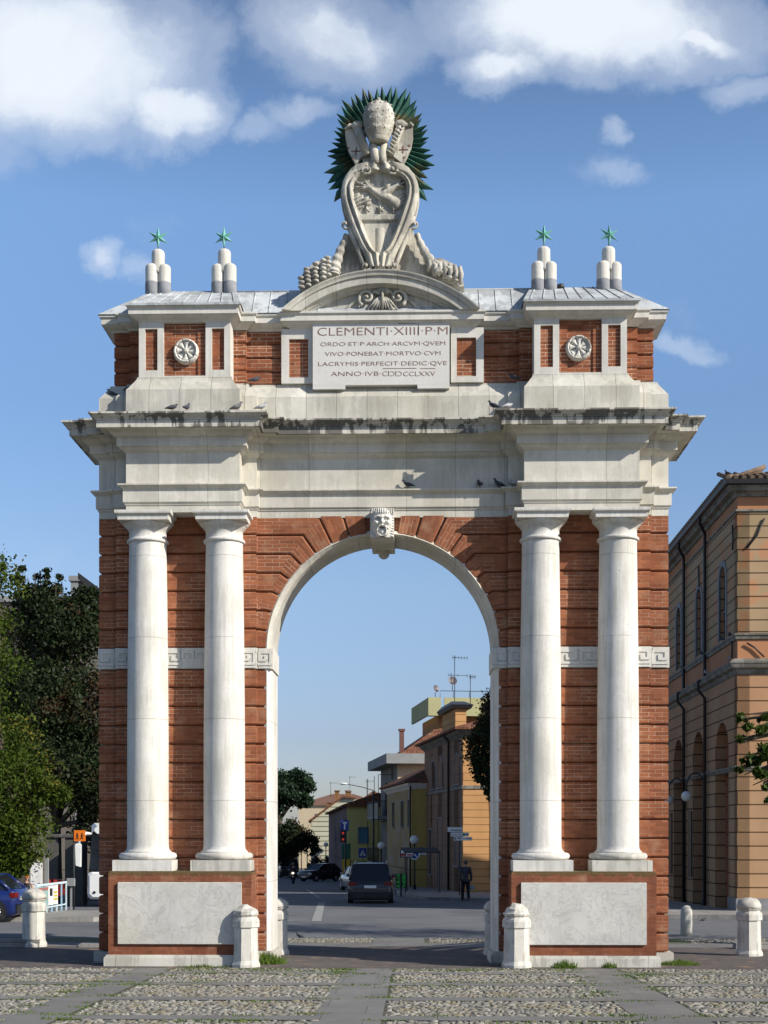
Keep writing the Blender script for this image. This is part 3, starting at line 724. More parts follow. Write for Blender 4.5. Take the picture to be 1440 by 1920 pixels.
def spiral(mb, cx, cz, r0, turns, dirn, Y, w, th0=0, dep=.05, n=40):
    pts = []; rs = []
    for i in range(n + 1):
        t = i / n; r = r0 * (1 - t) ** .9 + .012; a = th0 + dirn * turns * 2 * pi * t
        pts.append((cx + r * cos(a), Y - dep * t, cz + r * sin(a))); rs.append(w * (1 - .55 * t))
    mb.tube(pts, rs, 8); mb.ball((cx, Y - dep, cz), w * 1.0, 10, 6)
orn = MB(); ox, oz = at(717, 575, .8)
for s in (1, -1):
    spiral(orn, ox + s * .27, oz + .15, .13, 1.4, s, .80, .035, th0=R(-60) if s > 0 else R(240))
    orn.tube([(ox + s * .34, .83, oz + .22), (ox + s * .48, .84, oz + .10), (ox + s * .62, .85, oz - .02), (ox + s * .80, .86, oz - .08)], [.035, .03, .03, .015], 8)
    for i, (dx, dz) in enumerate(((.06, .02), (.12, 0), (.19, -.01), (.26, 0))):
        orn.tube([(ox + s * .01, .80, oz + .20), (ox + s * dx * .5, .76, oz + .08), (ox + s * dx, .78, oz + dz - .06)], [.012, .022, .012], 8)
        orn.tube([(ox + s * dx * .2, .78, oz + .20), (ox + s * dx * .5, .75, oz + .30 - .02 * i), (ox + s * (dx * .6 + .02), .77, oz + .34 - .045 * i)], [.015, .022, .01], 8)
orn.tube([(ox, .79, oz - .06), (ox, .74, oz + .12), (ox, .77, oz + .36)], [.02, .03, .018], 8)
build('shell_ornament', orn, M_carve, PED)
# plaque
pq = MB(); pq.box(-1.165 - .02, 1.165 - .02, .775, .95, 9.835, 10.94)
PLQ = build('inscription_plaque', pq, M_plq, ARCH)
build('plaque_corbel', MB().box(-1.185, -.63, .775, 1.0, 9.77, 9.834), M_plq, PLQ)
build('plaque_corbel', MB().box(.60, 1.145, .775, 1.0, 9.77, 9.834), M_plq, PLQ)
def text_mesh(txt, mirror=False, bold=0.0):
    cu = bpy.data.curves.new('t', 'FONT'); cu.body = txt; cu.offset = bold; cu.extrude = .01; cu.resolution_u = 4
    ob = bpy.data.objects.new('t', cu); COL.objects.link(ob)
    dg = bpy.context.evaluated_depsgraph_get(); me = bpy.data.meshes.new_from_object(ob.evaluated_get(dg))
    V = [tuple(v.co) for v in me.vertices]; Fs = [tuple(p.vertices) for p in me.polygons]
    bpy.data.objects.remove(ob); bpy.data.curves.remove(cu); bpy.data.meshes.remove(me)
    if mirror: V = [(-x, y, z) for x, y, z in V]; Fs = [f[::-1] for f in Fs]
    return V, Fs
def put_text(mb, txt, x0, x1, z0, z1, Y, th=.004, mirror=False, bold=-.012, cap=None):
    V, Fs = text_mesh(txt, mirror, bold); A = np.array(V)
    a, b = A[:, 0].min(), A[:, 0].max(); lo, hi = (cap if cap else (A[:, 1].min(), A[:, 1].max()))
    P = [(x0 + (x - a) / (b - a) * (x1 - x0), Y - (th if z > 0 else -th), z0 + (y - lo) / (hi - lo) * (z1 - z0)) for x, y, z in V]
    return mb.add(P, Fs)
tx = MB(); YP = .775
def pp3(cx_, cy_): return at(540 + cx_ / 3.6, 500 + cy_ / 3.6, YP)
CAPH = (0.0, .70)
for txt, a, b, t_, bt_ in (('CLEMENTI\u00b7XIIII\u00b7P\u00b7M', 200, 1078, 403, 466), ('ORDO\u00b7ET\u00b7P\u00b7ARCH\u00b7ARCVM\u00b7QVEM', 220, 1062, 503, 537), ('VIVO\u00b7PONEBAT\u00b7MORTVO\u00b7CVM', 250, 1030, 569, 603), ('LACRYMIS\u00b7PERFECIT\u00b7DEDIC\u00b7QVE', 205, 1072, 636, 671), ('ANNO\u00b7IVB\u00b7', 290, 627, 706, 739)):
    x0, z0 = pp3(a, bt_); x1, z1 = pp3(b, t_); put_text(tx, txt, x0, x1, z0, z1, YP, cap=CAPH)
xx = 638
for ch, w_, mir in (('C', 32, 0), ('I', 5, 0), ('C', 30, 1), ('I', 5, 0), ('C', 30, 1)):
    x0, z0 = pp3(xx, 739); x1, z1 = pp3(xx + w_, 706)
    if ch == 'I': tx.box(x0, x1, YP - .004, YP + .004, z0, z1 + .008)
    else: put_text(tx, ch, x0, x1, z0, z1, YP, mirror=bool(mir), cap=CAPH)
    xx += w_ + 7
x0, z0 = pp3(778, 739); x1, z1 = pp3(993, 706); put_text(tx, 'CCLXXV', x0, x1, z0, z1, YP, cap=CAPH)
for a, b, y in ((742, 862, 384), (640, 868, 688), (893, 995, 688)):
    x0, z = pp3(a, y); x1, _ = pp3(b, y); tx.box(x0, x1, YP - .004, YP + .004, z - .004, z + .004)
x0, z0 = pp3(880, 466); _, z1 = pp3(880, 376); tx.box(x0 - .005, x0 + .005, YP - .004, YP + .004, z0, z1)
build('inscription', tx, M_letter, PLQ)
# keystone with mask
ks = MB(); kx = (at(693, 1000, .45)[0] + at(739, 1000, .45)[0]) / 2
ks.box(kx - .20, kx + .20, .50, 1.85, 7.175, 7.66)
KS = build('keystone', ks, M_ent, ARCH)
def G(x, z, cx, cz, sx_, sz_, a): return a * math.exp(-((x - cx) / sx_) ** 2 - ((z - cz) / sz_) ** 2)
def face(x, z):
    u = (x - kx) / .20; v = (z - 7.415) / .245      # -1..1
    if abs(u) > 1 or abs(v) > 1: return None
    if abs(u) > .97 or abs(v) > .98: return -.02
    r = math.hypot(u / .86, (v - .02) / 1.05)
    h = .10 * max(0, 1 - r ** 2.6) ** .5 + .01
    h += G(u, v, 0, .10, .11, .22, .060) + G(u, v, 0, -.05, .17, .08, .060)
    for s in (1, -1):
        h += G(u, v, s * .50, -.06, .21, .15, .060)
        h += G(u, v, s * .36, .20, .21, .11, -.055) + G(u, v, s * .34, .19, .09, .06, .050)
        if u * s > 0:
            if abs(u) < .68: h += .040 * math.exp(-((v - .37 + .30 * abs(abs(u) - .32)) / .055) ** 2)
            if abs(u) < .55: h += .045 * math.exp(-((v + .25 + .35 * abs(u)) / .06) ** 2)
    h += G(u, v, 0, -.40, .20, .05, -.060) + G(u, v, 0, -.70, .26, .20, .035)
    ring = math.hypot(u / .40, (v + .62) / .34)
    if v < -.36 or abs(u) > .2: h += .055 * math.exp(-((ring - 1) / .15) ** 2)
    if v > .55: h += (.012 * sin(u * 30 * (1 + .2 * v)) + .02) * min(1, (v - .55) / .1)
    if abs(u) > .72 and v < .5: h += .010 * sin(v * 34 + u * 8)
    return h
build('mask_relief', MB().relief(face, kx - .2, kx + .2, 7.17, 7.66, 70, 90, .50), M_col, KS)
build('hanging_ring', MB().prism([(kx + .10 * cos(t), 7.178 + .10 * sin(t)) for t in [pi + pi * i / 12 for i in range(13)]], 1.5, 1.84), M_carve, KS)

# ---------------- coat of arms (crop coordinates: 4x from px 540,130)
COA = thing('coat_of_arms', 'carved stone coat of arms with papal tiara on top of the curved pediment', 'coat of arms', (0, 0, 0))
YS = .72
def c1(cx_, cy_, Y=YS): return at(540 + cx_ / 4, 130 + cy_ / 4, Y)
k1 = (22 + YS) / F / 4
sx0, sztop = c1(690, 715); SHC = sx0
def zy(cy_): return c1(690, cy_)[1]
def yz(z): return 715 + (sztop - z) / k1
OUT = [(712, 120), (725, 185), (750, 222), (800, 262), (850, 284), (900, 294), (960, 295), (1000, 290), (1050, 279), (1100, 264), (1150, 245), (1200, 222), (1250, 198), (1300, 175), (1350, 150), (1400, 128), (1450, 105), (1490, 85), (1500, 60)]
INN = [(770, 0), (780, 60), (800, 130), (830, 170), (860, 193), (900, 205), (950, 203), (1000, 192), (1050, 174), (1100, 156), (1150, 140), (1200, 124), (1250, 106), (1300, 86), (1350, 58), (1385, 25), (1395, 0)]
def hw(tab, y):
    if y <= tab[0][0] or y >= tab[-1][0]: return -1
    for (a, b), (c, d) in zip(tab, tab[1:]):
        if a <= y <= c: return b + (d - b) * (y - a) / (c - a)
def star6(dx, dy, r, n=6, ph=0):
    d = math.hypot(dx, dy); a = math.atan2(dx, -dy) + ph
    k = abs(((a / (2 * pi / n)) % 1) - .5) * 2            # 1 at tip
    lim = r * (.42 + .58 * k ** 1.6); return max(0, 1 - d / lim) if d < lim else 0
def seg_d(px, py, pts):
    best = (1e9, 0)
    for i, ((x0, y0, r0), (x1, y1, r1)) in enumerate(zip(pts, pts[1:])):
        L = (x1 - x0) ** 2 + (y1 - y0) ** 2; t = max(0, min(1, ((px - x0) * (x1 - x0) + (py - y0) * (y1 - y0)) / L))
        d = math.hypot(px - x0 - t * (x1 - x0), py - y0 - t * (y1 - y0)) / (r0 + (r1 - r0) * t)
        if d < best[0]: best = (d, t)
    return best[0]
ARM = [[(815, 1010, 52), (760, 975, 40), (700, 955, 34), (650, 925, 32), (610, 890, 22)],
       [(610, 890, 20), (585, 858, 12), (580, 840, 8)], [(612, 890, 20), (560, 872, 11), (515, 850, 8)], [(612, 892, 18), (560, 890, 10), (510, 888, 8)], [(612, 892, 16), (565, 902, 9), (535, 905, 7)],
       [(690, 950, 30), (770, 905, 26), (815, 880, 20)], [(815, 880, 18), (838, 852, 9), (845, 838, 7)], [(815, 880, 18), (850, 868, 9), (872, 858, 7)], [(815, 882, 16), (850, 885, 8), (870, 890, 6)]]
def shield(x, z):
    cy_ = yz(z); cx_ = 690 + (x - SHC) / k1; dx = cx_ - 690; wo_ = hw(OUT, cy_)
    if wo_ < 0 or abs(dx) > wo_: return None
    if wo_ - abs(dx) < 5: return -.03
    wi = hw(INN, cy_)
    if wi < 0 or abs(dx) > wi:
        ii = max(wi, 0); t = (abs(dx) - ii) / max(1, wo_ - ii)
        return .06 + .055 * sin(pi * min(1, t * 1.05)) ** .6 - .04 * math.exp(-((t - .42) / .10) ** 2) + .03 * math.exp(-((t - .2) / .1) ** 2)
    h = -.07
    e = (wi - abs(dx)); h += .09 * math.exp(-(e / 14) ** 2)
    for L in ARM:
        d = seg_d(cx_, cy_, L)
        if d < 1: h = max(h, -.05 + .11 * (1 - d * d) ** .5)
    # sleeves with folds
    for (sx1, sy1, rx, ry) in ((520, 985, 62, 72), (855, 985, 50, 70), (755, 890, 40, 35), (590, 985, 40, 40)):
        d = math.hypot((cx_ - sx1) / rx, (cy_ - sy1) / ry)
        if d < 1: h = max(h, -.05 + .085 * (1 - d * d) ** .5 + .018 * sin((cx_ - sx1) * .12 + (cy_ - sy1) * .22))
    if abs(cx_ - 672) < 7 and 800 < cy_ < 930 or abs(cy_ - 845) < 6 and 645 < cx_ < 700: h = max(h, -.035)
    for sx1 in (590, 690, 790):
        s_ = star6(cx_ - sx1, cy_ - 1048, 44)
        if s_ > 0: h = max(h, -.03 + .07 * s_)
    if 1088 < cy_ < 1140: h = max(h, .02 - (.03 if cy_ > 1134 or cy_ < 1092 else 0))
    if cy_ > 1150:
        if abs(dx) < 34 and cy_ > 1185: h = max(h, -.02 + .03 * (1 - (dx / 34) ** 2))
        if abs(dx) < 92 and cy_ > 1250 + abs(abs(dx) - 62) * 1.6: h = max(h, -.045)
    return h
sh = MB().relief(shield, SHC - .70, SHC + .70, zy(1500), zy(712), 150, 190, YS)
ol = [(SHC + w * k1, zy(y)) for y, w in OUT] + [(SHC - w * k1, zy(y)) for y, w in OUT[::-1]]
sh.prism(ol[::-1] if area(ol) < 0 else ol, YS + .02, YS + .22)
for s in (1, -1):
    X, Z = c1(690 + s * 95, 775); spiral(sh, X, Z, .085, 1.3, -s, YS - .08, .026, th0=R(90), dep=.05)
    X, Z = c1(690 + s * 258, 1172); spiral(sh, X, Z, .085, 1.2, s, YS - .02, .028, th0=R(100) if s > 0 else R(80), dep=.05)
    X, Z = c1(690 + s * 105, 1490); spiral(sh, X, Z, .085, 1.3, s, YS - .04, .03, th0=R(90), dep=.06)
    sh.tube([(SHC + s * .58, YS + .0, zy(1110)), (SHC + s * .52, YS - .02, zy(1200)), (SHC + s * .40, YS - .02, zy(1320)), (SHC + s * .30, YS - .02, zy(1440)), (SHC + s * .25, YS - .03, zy(1500))], [.03, .04, .045, .04, .03], 8)
sh.tube([(SHC - .13, YS - .05, zy(728)), (SHC, YS - .06, zy(722)), (SHC + .13, YS - .05, zy(728))], .035, 8)
for i in range(-2, 3): sh.tube([(SHC + .005, YS - .02, zy(1420)), (SHC + i * .025, YS - .08, zy(1470)), (SHC + i * .045, YS - .05, zy(1530 - 8 * abs(i)))], [.02, .028, .012], 7)
build('shield', sh, M_carve, COA)
# backing wall below the shield
bk = [(330, 1545), (352, 1480), (395, 1400), (430, 1310), (455, 1240), (460, 1130), (920, 1130), (945, 1240), (985, 1330), (1040, 1440), (1110, 1560), (1120, 1640), (300, 1640)]
bk = [c1(a, b, .95) for a, b in bk]; bk = bk if area(bk) > 0 else bk[::-1]
build('backing_slab', MB().prism(bk, .92, 1.4), M_carve, COA)
# cornucopia swags
for s in (1, -1):
    sw = MB()
    pts = [(275, 1235), (300, 1300), (335, 1370), (375, 1440), (420, 1500), (450, 1530)] if s > 0 else [(250, 1240), (270, 1300), (300, 1370), (325, 1440), (345, 1500), (350, 1540)]
    P3 = []
    for i, (a, b) in enumerate(pts): X, Z = c1(690 + s * a, b, .78); P3.append(Vector((X, .78, Z)))
    n = 60; path = []; rad = []
    for i in range(n + 1):
        t = i / n * (len(P3) - 1); k = min(int(t), len(P3) - 2); p = P3[k].lerp(P3[k + 1], t - k); path.append(p); rad.append((.045 + .075 * i / n) * (1 + .11 * sin(i * .62)))
    sw.tube(path, rad, 12)
    rs = random.Random(5 + s)
    if s < 0:   # fruit-like knobs at left
        for ci, (x0, yb, yt) in enumerate(((105, 1640, 1570), (145, 1620, 1500), (205, 1590, 1465), (265, 1565, 1440), (300, 1545, 1420))):
            m_ = max(2, int((yb - yt) / 30) + 1)
            for j in range(m_):
                X, Z = c1(x0 + rs.uniform(-6, 6), yb - (yb - yt) * j / (m_ - 1), .74); sw.ball((X, .72 + rs.uniform(-.02, .02), Z), (.062, .06, .034), 10, 6)
        q = [(88, 1650), (100, 1560), (190, 1460), (300, 1420), (350, 1540), (200, 1640)]
    else:
        for i in range(26):
            t = rs.random(); X, Z = c1(1080 + 210 * t + rs.uniform(-15, 25), 1450 + 140 * t + rs.uniform(-35, 35), .74); sw.ball((X, .74 + rs.uniform(-.03, .03), Z), (.05, .05, .032), 8, 6)
        for i in range(7):
            t = i / 6; X0, Z0 = c1(1060 + 230 * t, 1420 + 60 * t, .74); X1, Z1 = c1(1050 + 240 * t, 1520 + 95 * t, .74); sw.tube([(X0, .74, Z0), ((X0 + X1) / 2 + .02, .70, (Z0 + Z1) / 2), (X1, .74, Z1)], [.03, .045, .025], 8)
        q = [(1050, 1430), (1150, 1425), (1240, 1465), (1300, 1530), (1322, 1640), (1200, 1600), (1080, 1560)]
    q = [c1(a, b, .85) for a, b in q]; q = q if area(q) > 0 else q[::-1]; sw.prism(q, .80, 1.05)
    build('cornucopia', sw, M_carve, COA)
# tiara
TX, TZ0 = c1(680, 552, .62); kt = (22.62) / F / 4
prof = [(62, 552), (70, 545), (78, 530), (80, 520), (84, 514), (90, 505), (98, 480), (106, 470), (106, 455), (103, 448), (110, 435), (113, 420), (117, 408), (117, 395), (112, 388), (115, 370), (116, 350), (116, 335), (111, 328), (108, 318), (104, 300), (100, 295), (88, 275), (70, 262), (45, 252), (18, 248), (15, 240), (17, 228), (12, 216), (3, 210)]
tm = MB().lathe([(r * kt, (552 - y) * kt) for r, y in prof], (TX, .62, TZ0), 40, sy=.8)
for zc_, r_, m_ in ((455, 104, 18), (355, 116, 18), (400, 114, 22), (290, 98, 16), (470, 102, 20)):
    for i in range(m_):
        a = 2 * pi * (i + .5) / m_; tm.ball((TX + r_ * kt * cos(a), .62 + .8 * r_ * kt * sin(a), TZ0 + (552 - zc_ + (14 if i % 2 else 0)) * kt), (.016, .012, .010) if i % 2 else (.022, .012, .016), 7, 5)
build('tiara', tm, M_carve, COA)
# lappets (infulae) with crosses, and the key shafts
for s in (1, -1):
    lp_ = MB()
    q = [(800, 400), (860, 380), (900, 420), (935, 425), (938, 500), (925, 580), (895, 650), (862, 715), (835, 690), (770, 640), (790, 520)] if s > 0 else [(560, 410), (515, 402), (480, 425), (428, 445), (432, 520), (450, 600), (480, 660), (512, 720), (545, 665), (600, 640), (580, 500)]
    q = [c1(a, b, .72) for a, b in q]; q = q if area(q) > 0 else q[::-1]; lp_.prism(q, .70, .80)
    for (a, b) in (((805, 395), (905, 430)), ((905, 430), (935, 425))) if s > 0 else (((560, 410), (500, 430)), ((500, 430), (430, 450))):
        A, B = c1(*a, .70), c1(*b, .70); lp_.tube([(A[0], .70, A[1]), ((A[0] + B[0]) / 2, .66, (A[1] + B[1]) / 2 + .03), (B[0], .70, B[1])], .03, 8)
    A, B = (c1(845, 430, .66), c1(765, 640, .66)) if s > 0 else (c1(520, 440, .66), c1(600, 640, .66))
    lp_.tube([(A[0], .66, A[1]), (B[0], .68, B[1])], [.075, .06], 10); lp_.ball((A[0], .64, A[1] + .03), (.10, .07, .07))
    if s > 0:
        for i in range(9): t = i / 8; X = A[0] + (B[0] - A[0]) * t; Z = A[1] + (B[1] - A[1]) * t; lp_.tube([(X - .05, .60, Z + .05), (X + .05, .59, Z - .03)], .012, 5)
    L = build('lappet', lp_, M_carve, COA)
    cr = MB()
    for (a, b, w, h) in (((868, 600, 34, 4), (862, 598, 5, 28), (910, 570, 8, 8), (872, 658, 7, 7)) if s > 0 else ((508, 612, 34, 4), (512, 612, 5, 28), (452, 590, 8, 8), (492, 672, 7, 7))):
        X, Z = c1(a, b, .69); cr.box(X - w * kt, X + w * kt, .693, .70, Z - h * kt, Z + h * kt)
    build('cross', cr, M_letter, L)
nk = MB()
for (a, b) in (((635, 560), (665, 715)), ((725, 560), (700, 715))):
    A, B = c1(*a, .68), c1(*b, .68); nk.tube([(A[0], .68, A[1]), ((A[0] + B[0]) / 2, .66, (A[1] + B[1]) / 2), (B[0], .68, B[1])], [.07, .075, .10], 10)
A = c1(560, 715, .75); B = c1(800, 640, .75); nk.box(A[0], B[0], .74, .95, A[1] - .05, B[1])
build('tiara_support', nk, M_carve, COA)
# radiating rays
ry_ = MB(); RXc, RYc = 690, 560; n = 40; ctr = c1(RXc, RYc, .95)
rsr = random.Random(2)
for i in range(n):
    a0 = R(-50 + 280 * i / (n - 1)); 
    def rr_(a):
        d = math.degrees(a); base = 375 + 85 * max(0, sin(a)) ** 2; 
        if d < -5: base = 380 + (-5 - d) * 3.6
        if d > 185: base = 375 + (d - 185) * 3.8
        return base
    Rt = rr_(a0) * rsr.uniform(.90, 1.04); da = R(280 / (n - 1) / 2); bend = da * (.9 if i % 2 else -.3)
    def P(r, a, y): X, Z = c1(RXc + r * cos(a), RYc - r * sin(a), .95); return (X, y, Z)
    tip = P(Rt, a0 + bend * .6, .92); li = P(Rt * .85, a0 + da, 1.0); re = P(Rt * .85, a0 - da, 1.0)
    b0 = P(120, a0 + da, 1.0); b1 = P(120, a0 - da, 1.0); md = P(120, a0, .93); mm = P(Rt * .85, a0, .93)
    ry_.add([b1, md, mm, re, tip, li, b0], [(0, 1, 2, 3), (3, 2, 4), (1, 6, 5, 2), (2, 5, 4)])
    ry_.add([tuple(Vector(v) + Vector((0, .012, 0))) for v in (b1, md, mm, re, tip, li, b0)], [(3, 2, 1, 0), (4, 2, 3), (2, 5, 6, 1), (4, 5, 2)])
build('ray_crown', ry_, M_ray, COA)

# ---------------- emblem mounts with stars
def mount():
    t = thing('mount_finial', 'x', 'finial', group='three-mount finials with bronze stars along the roof ridge')
    up = MB(); lo = MB()
    def pill(mb, x, y, z0, z1, r=.113): mb.lathe([(r * .98, z0), (r, z0 + .05), (r, z1 - r * .7)] + [(r * cos(a), z1 - r * .7 + r * .7 * sin(a)) for a in [R(15 * i) for i in range(1, 6)]] + [(.01, z1)], (x, y, 0), 20)
    for x, y in ((-.107, 0), (.107, 0), (0, .18)): pill(lo, x, y, .10, .47)
    pill(up, 0, .03, .30, .74)
    build('lower_mounts', lo, M_col, t); build('upper_mount', up, M_col, t)
    w = MB()
    for x, y in ((-.107, 0), (.107, 0), (0, .18)): w.lathe([(.116, -.25), (.116, .12), (.11, .15)], (x, y, 0), 20)
    build('lead_collar', w, M_leadg, t)
    s = MB(); R_ = .19; r_ = .062; c = .93; f = []
    vs = [(0, -.055, c), (0, .055, c)]
    for i in range(12):
        a = pi / 2 + i * pi / 6; q = R_ if i % 2 == 0 else r_
        vs.append((q * cos(a), 0, c + q * sin(a)))
    for i in range(12): j = (i + 1) % 12; f += [(0, 2 + i, 2 + j)[::-1], (1, 2 + i, 2 + j)]
    s.add(vs, f); S = build('bronze_star', s, M_pat, t); build('rod', MB().tube([(0, 0.02, .70), (0, .0, .80)], .012, 6), M_dark, S)
    return t
m0 = mount()
labs = ['outermost finial with green star on the left end of the roof', 'inner finial with green star left of the coat of arms', 'inner finial with green star right of the coat of arms', 'outermost finial with green star on the right end of the roof']
for i, (px, py) in enumerate(((296.5, 546), (420, 545.5), (1020, 541.5), (1142, 541.5))):
    o = m0 if i == 0 else copy_tree(m0)
    X, Z = at(px, py, 1.16); o.location = (X, 1.16, Z); o['label'] = labs[i]; o.rotation_euler.z = [.12, -.1, .05, .2][i]
build('roof_lamp', MB().lathe([(.04, 0), (.075, .02), (.06, .08), (.02, .1)], (at(1051, 541, 1.2)[0], 1.2, 11.6), 12).box(at(1048, 541, 1.2)[0] - .05, at(1048, 541, 1.2)[0] + .02, 1.15, 1.25, 11.56, 11.66), M_dark, label='small dark lamp housing beside the inner right finial', cat='lamp')

# ---------------- bollards
def bollard(x, y, label, broken=0, rz=0.0, sc=1.0, seed=1):
    t = thing('stone_bollard', label, 'bollard', (x, y, gz(y)), rz, group='octagonal stone bollards round the arch')
    prof = [(.245, -.05), (.245, .05), (.225, .10), (.215, .12), (.205, .66), (.205, .70), (.232, .715), (.235, .82), (.222, .86), (.195, .885), (.19, .90), (.215, .93), (.22, .955)]
    build('shaft', MB().lathe([(r * sc * 1.10, z * sc) for r, z in prof], n=8, smooth=False), M_boll, t)
    c = MB(); rs = random.Random(seed)
    if broken == 1: top = [(.22, .95), (.225, .975), (.21, 1.01), (.12, 1.06), (.04, 1.11)]
    elif broken == 2: top = [(.22, .95), (.19, .99), (.17, 1.05), (.11, 1.08), (.08, 1.14)]
    else: top = [(.21, .95), (.225, .985), (.215, 1.03), (.18, 1.09), (.13, 1.13), (.06, 1.155)]
    c.lathe([(r * sc * 1.10, z * sc) for r, z in top], n=8 if broken else 14, smooth=not broken)
    c.v = [(a + rs.uniform(-.014, .014) + (-.05 if broken == 1 and z > 1.08 else 0), b + rs.uniform(-.014, .014), z + rs.uniform(-.012, .012)) for a, b, z in c.v]
    build('cap', c, M_boll, t)
    return t
for px, Y, lab, br, sd_, sc in ((457, -.02, 'white stone bollard with broken top in front of the left pedestal', 1, 2, 1.0), (971, -.02, 'white stone bollard with chipped cap in front of the right pedestal', 2, 3, 1.0),
                          (519, 2.9, 'shaded stone bollard behind the left jamb of the passage', 0, 4, 1.0), (929, 2.9, 'shaded stone bollard behind the right jamb of the passage', 0, 5, .95), (64, 4.95, 'stone bollard with domed cap at the far left before the blue car', 0, 6, 1.10), (1404, 2.8, 'stone bollard with domed cap at the far right of the square', 0, 7, 1.0)):
    X, _ = at(px, 1700, Y - .3 if Y < 0 else Y); bollard(X, Y - .02, lab, br, R(22.5 + 9), sc * .92, sd_)
X, Y = deep(1287, 31); build('round_post', MB().lathe([(.135, -.1), (.135, .55), (.125, .62), (.09, .68), (.04, .705)], (X, Y, gz(Y)), 18), M_boll, label='low round-topped stone post on the right between road and arch', cat='post')

# ================================================================== SURROUNDINGS
M_glass = plain('dark_glass', (.012, .014, .018), .08, var=.05)
M_shut = plain('dark_green_shutters', (.02, .03, .03), .6)
M_pipe = plain('downpipe', (.02, .018, .018), .5)
M_gut = plain('gutter', (.025, .025, .03), .5)
M_tile = brick('roof_tiles', c1=(.21, .085, .05), c2=(.14, .065, .04), mortar=(.05, .03, .02), w=.22, h=.4, ms=.03, mvis=1, bump=.03)
M_white = plain('white_paint', (.75, .75, .73), .5)
M_blackp = plain('black_plastic', (.015, .015, .016), .5)
M_iron = plain('painted_iron', (.03, .035, .035), .5)
M_globe = plain('opal_globe', (.72, .72, .70), .25, var=.02)
def wall(mb, u0, u1, z0, z1, th, ops=(), M=None):
    o = MB(); cols = {}
    for (uc, hw_, zb_, zt_, arch) in ops: cols.setdefault(round(uc, 2), []).append((hw_, zb_, zt_, arch))
    def rect(a, b, c, d):
        if b - a > 1e-4 and d - c > 1e-4: o.box(a, b, 0, th, c, d)
    u = u0
    for uc in sorted(cols):
        L = sorted(cols[uc], key=lambda q: q[1]); cw = max(q[0] for q in L)
        rect(u, uc - cw, z0, z1); u = uc + cw; zp = z0
        for hw_, zb_, zt_, arch in L:
            rect(uc - cw, uc + cw, zp, zb_); zs = zt_ - (hw_ if arch else 0)
            rect(uc - cw, uc - hw_, zb_, zt_); rect(uc + hw_, uc + cw, zb_, zt_)
            if arch:
                for s in (1, -1):
                    pts = [(uc + s * hw_ * cos(pi / 2 * i / 8), zs + hw_ * sin(pi / 2 * i / 8)) for i in range(9)] + [(uc + s * hw_, zt_)]
                    pts = pts if area(pts) > 0 else pts[::-1]; o.prism(pts, 0, th)
            zp = zt_
        rect(uc - cw, uc + cw, zp, z1)
    rect(u, u1, z0, z1)
    mb.merge(o, M)
def side(y0=0.0, x0=0.0): return Matrix.Translation((x0, y0, 0)) @ Matrix.Rotation(-pi / 2, 4, 'Z')    # local u -> -y, faces -x
def frame(mb, uc, hw_, zb_, zt_, arch, t=.12, d=.06, M=None, y=-.04):
    o = MB(); zs = zt_ - (hw_ if arch else 0)
    o.box(uc - hw_ - t, uc - hw_, y, y + d, zb_, zs); o.box(uc + hw_, uc + hw_ + t, y, y + d, zb_, zs)
    if arch:
        rr = []
        for i in range(13):
            a = pi * i / 12; rr.append([(uc + r * cos(a), yy, zs + r * sin(a)) for r, yy in ((hw_, y), (hw_ + t, y), (hw_ + t, y + d), (hw_, y + d))])
        o.rings(rr, True, True)
    else: o.box(uc - hw_ - t, uc + hw_ + t, y, y + d, zs, zs + t)
    mb.merge(o, M)

# ---------------- the large building on the right
M_orL = stucco('orange_stucco', (.42, .245, .135), (.36, .20, .11), bw=0, bh=.43, dark=.22)
M_orU = stucco('ochre_stucco', (.41, .28, .165), (.33, .24, .14), bw=0, bh=.377, dark=.22, patch=(.46, .23, .12))
M_orP = stucco('salmon_stucco', (.44, .21, .11), (.38, .18, .09), bh=90.0)
M_orB = stucco('block_stucco', (.44, .275, .155), (.37, .225, .125), bw=2.2, bh=.445, dark=.22)
M_led = stone('ledge_stone', (.22, .21, .18), stains=.5)
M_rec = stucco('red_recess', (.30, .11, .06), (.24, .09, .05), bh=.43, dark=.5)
M_gry = plain('grey_frame', (.20, .20, .21), .8)
bx, by = deep(1382, 43.0); BG = thing('corner_building', 'two storey orange building with arched windows and dark eaves right of the arch', 'building', (bx, by, 0), R(-.9))
LW = 14.5; zg = -.9
Ms = side()
def ss(s): return -s
up_ops = [(ss(2.17 + 4.1 * i), .50, 8.75, 11.2, 1) for i in range(3)]
lo_ops = [(ss(2.3 + 4.1 * i), 1.05, -.9, 5.94, 1) for i in range(3)]
w1 = MB(); wall(w1, -LW, 0, 8.6, 12.55, .4, up_ops, Ms); wall(w1, .4, 14, 8.6, 12.55, .4, [(3.2, .5, 8.75, 11.2, 1), (7.3, .5, 8.75, 11.2, 1)]); w1.box(0, .4, 0, .4, 8.6, 12.55)
build('upper_wall', w1, M_orU, BG)
w2 = MB(); wall(w2, -LW, 0, 4.35, 7.3, .4, [(u, .001 + 1.05, 4.35, 5.94, 1) for u, *_ in lo_ops], Ms); wall(w2, .4, 14, 4.35, 7.3, .4); w2.box(0, .4, 0, .4, 4.35, 7.3)
build('middle_wall', w2, M_orL, BG)
w3 = MB(); wall(w3, -LW, 0, zg, 4.2, .4, [(u, 1.05, zg, 4.2, 0) for u, *_ in lo_ops], Ms); wall(w3, .4, 14, zg, 4.2, .4, [(6.2, 1.0, zg, 3.4, 0)]); w3.box(0, .4, 0, .4, zg, 4.2)
build('lower_wall', w3, M_orB, BG)
w4 = MB(); w4.box(.02, 14, .02, LW, 7.3, 8.6); w4.box(.02, 14, .02, LW, 12.5, 13.25)
build('plain_band', w4, M_orP, BG)
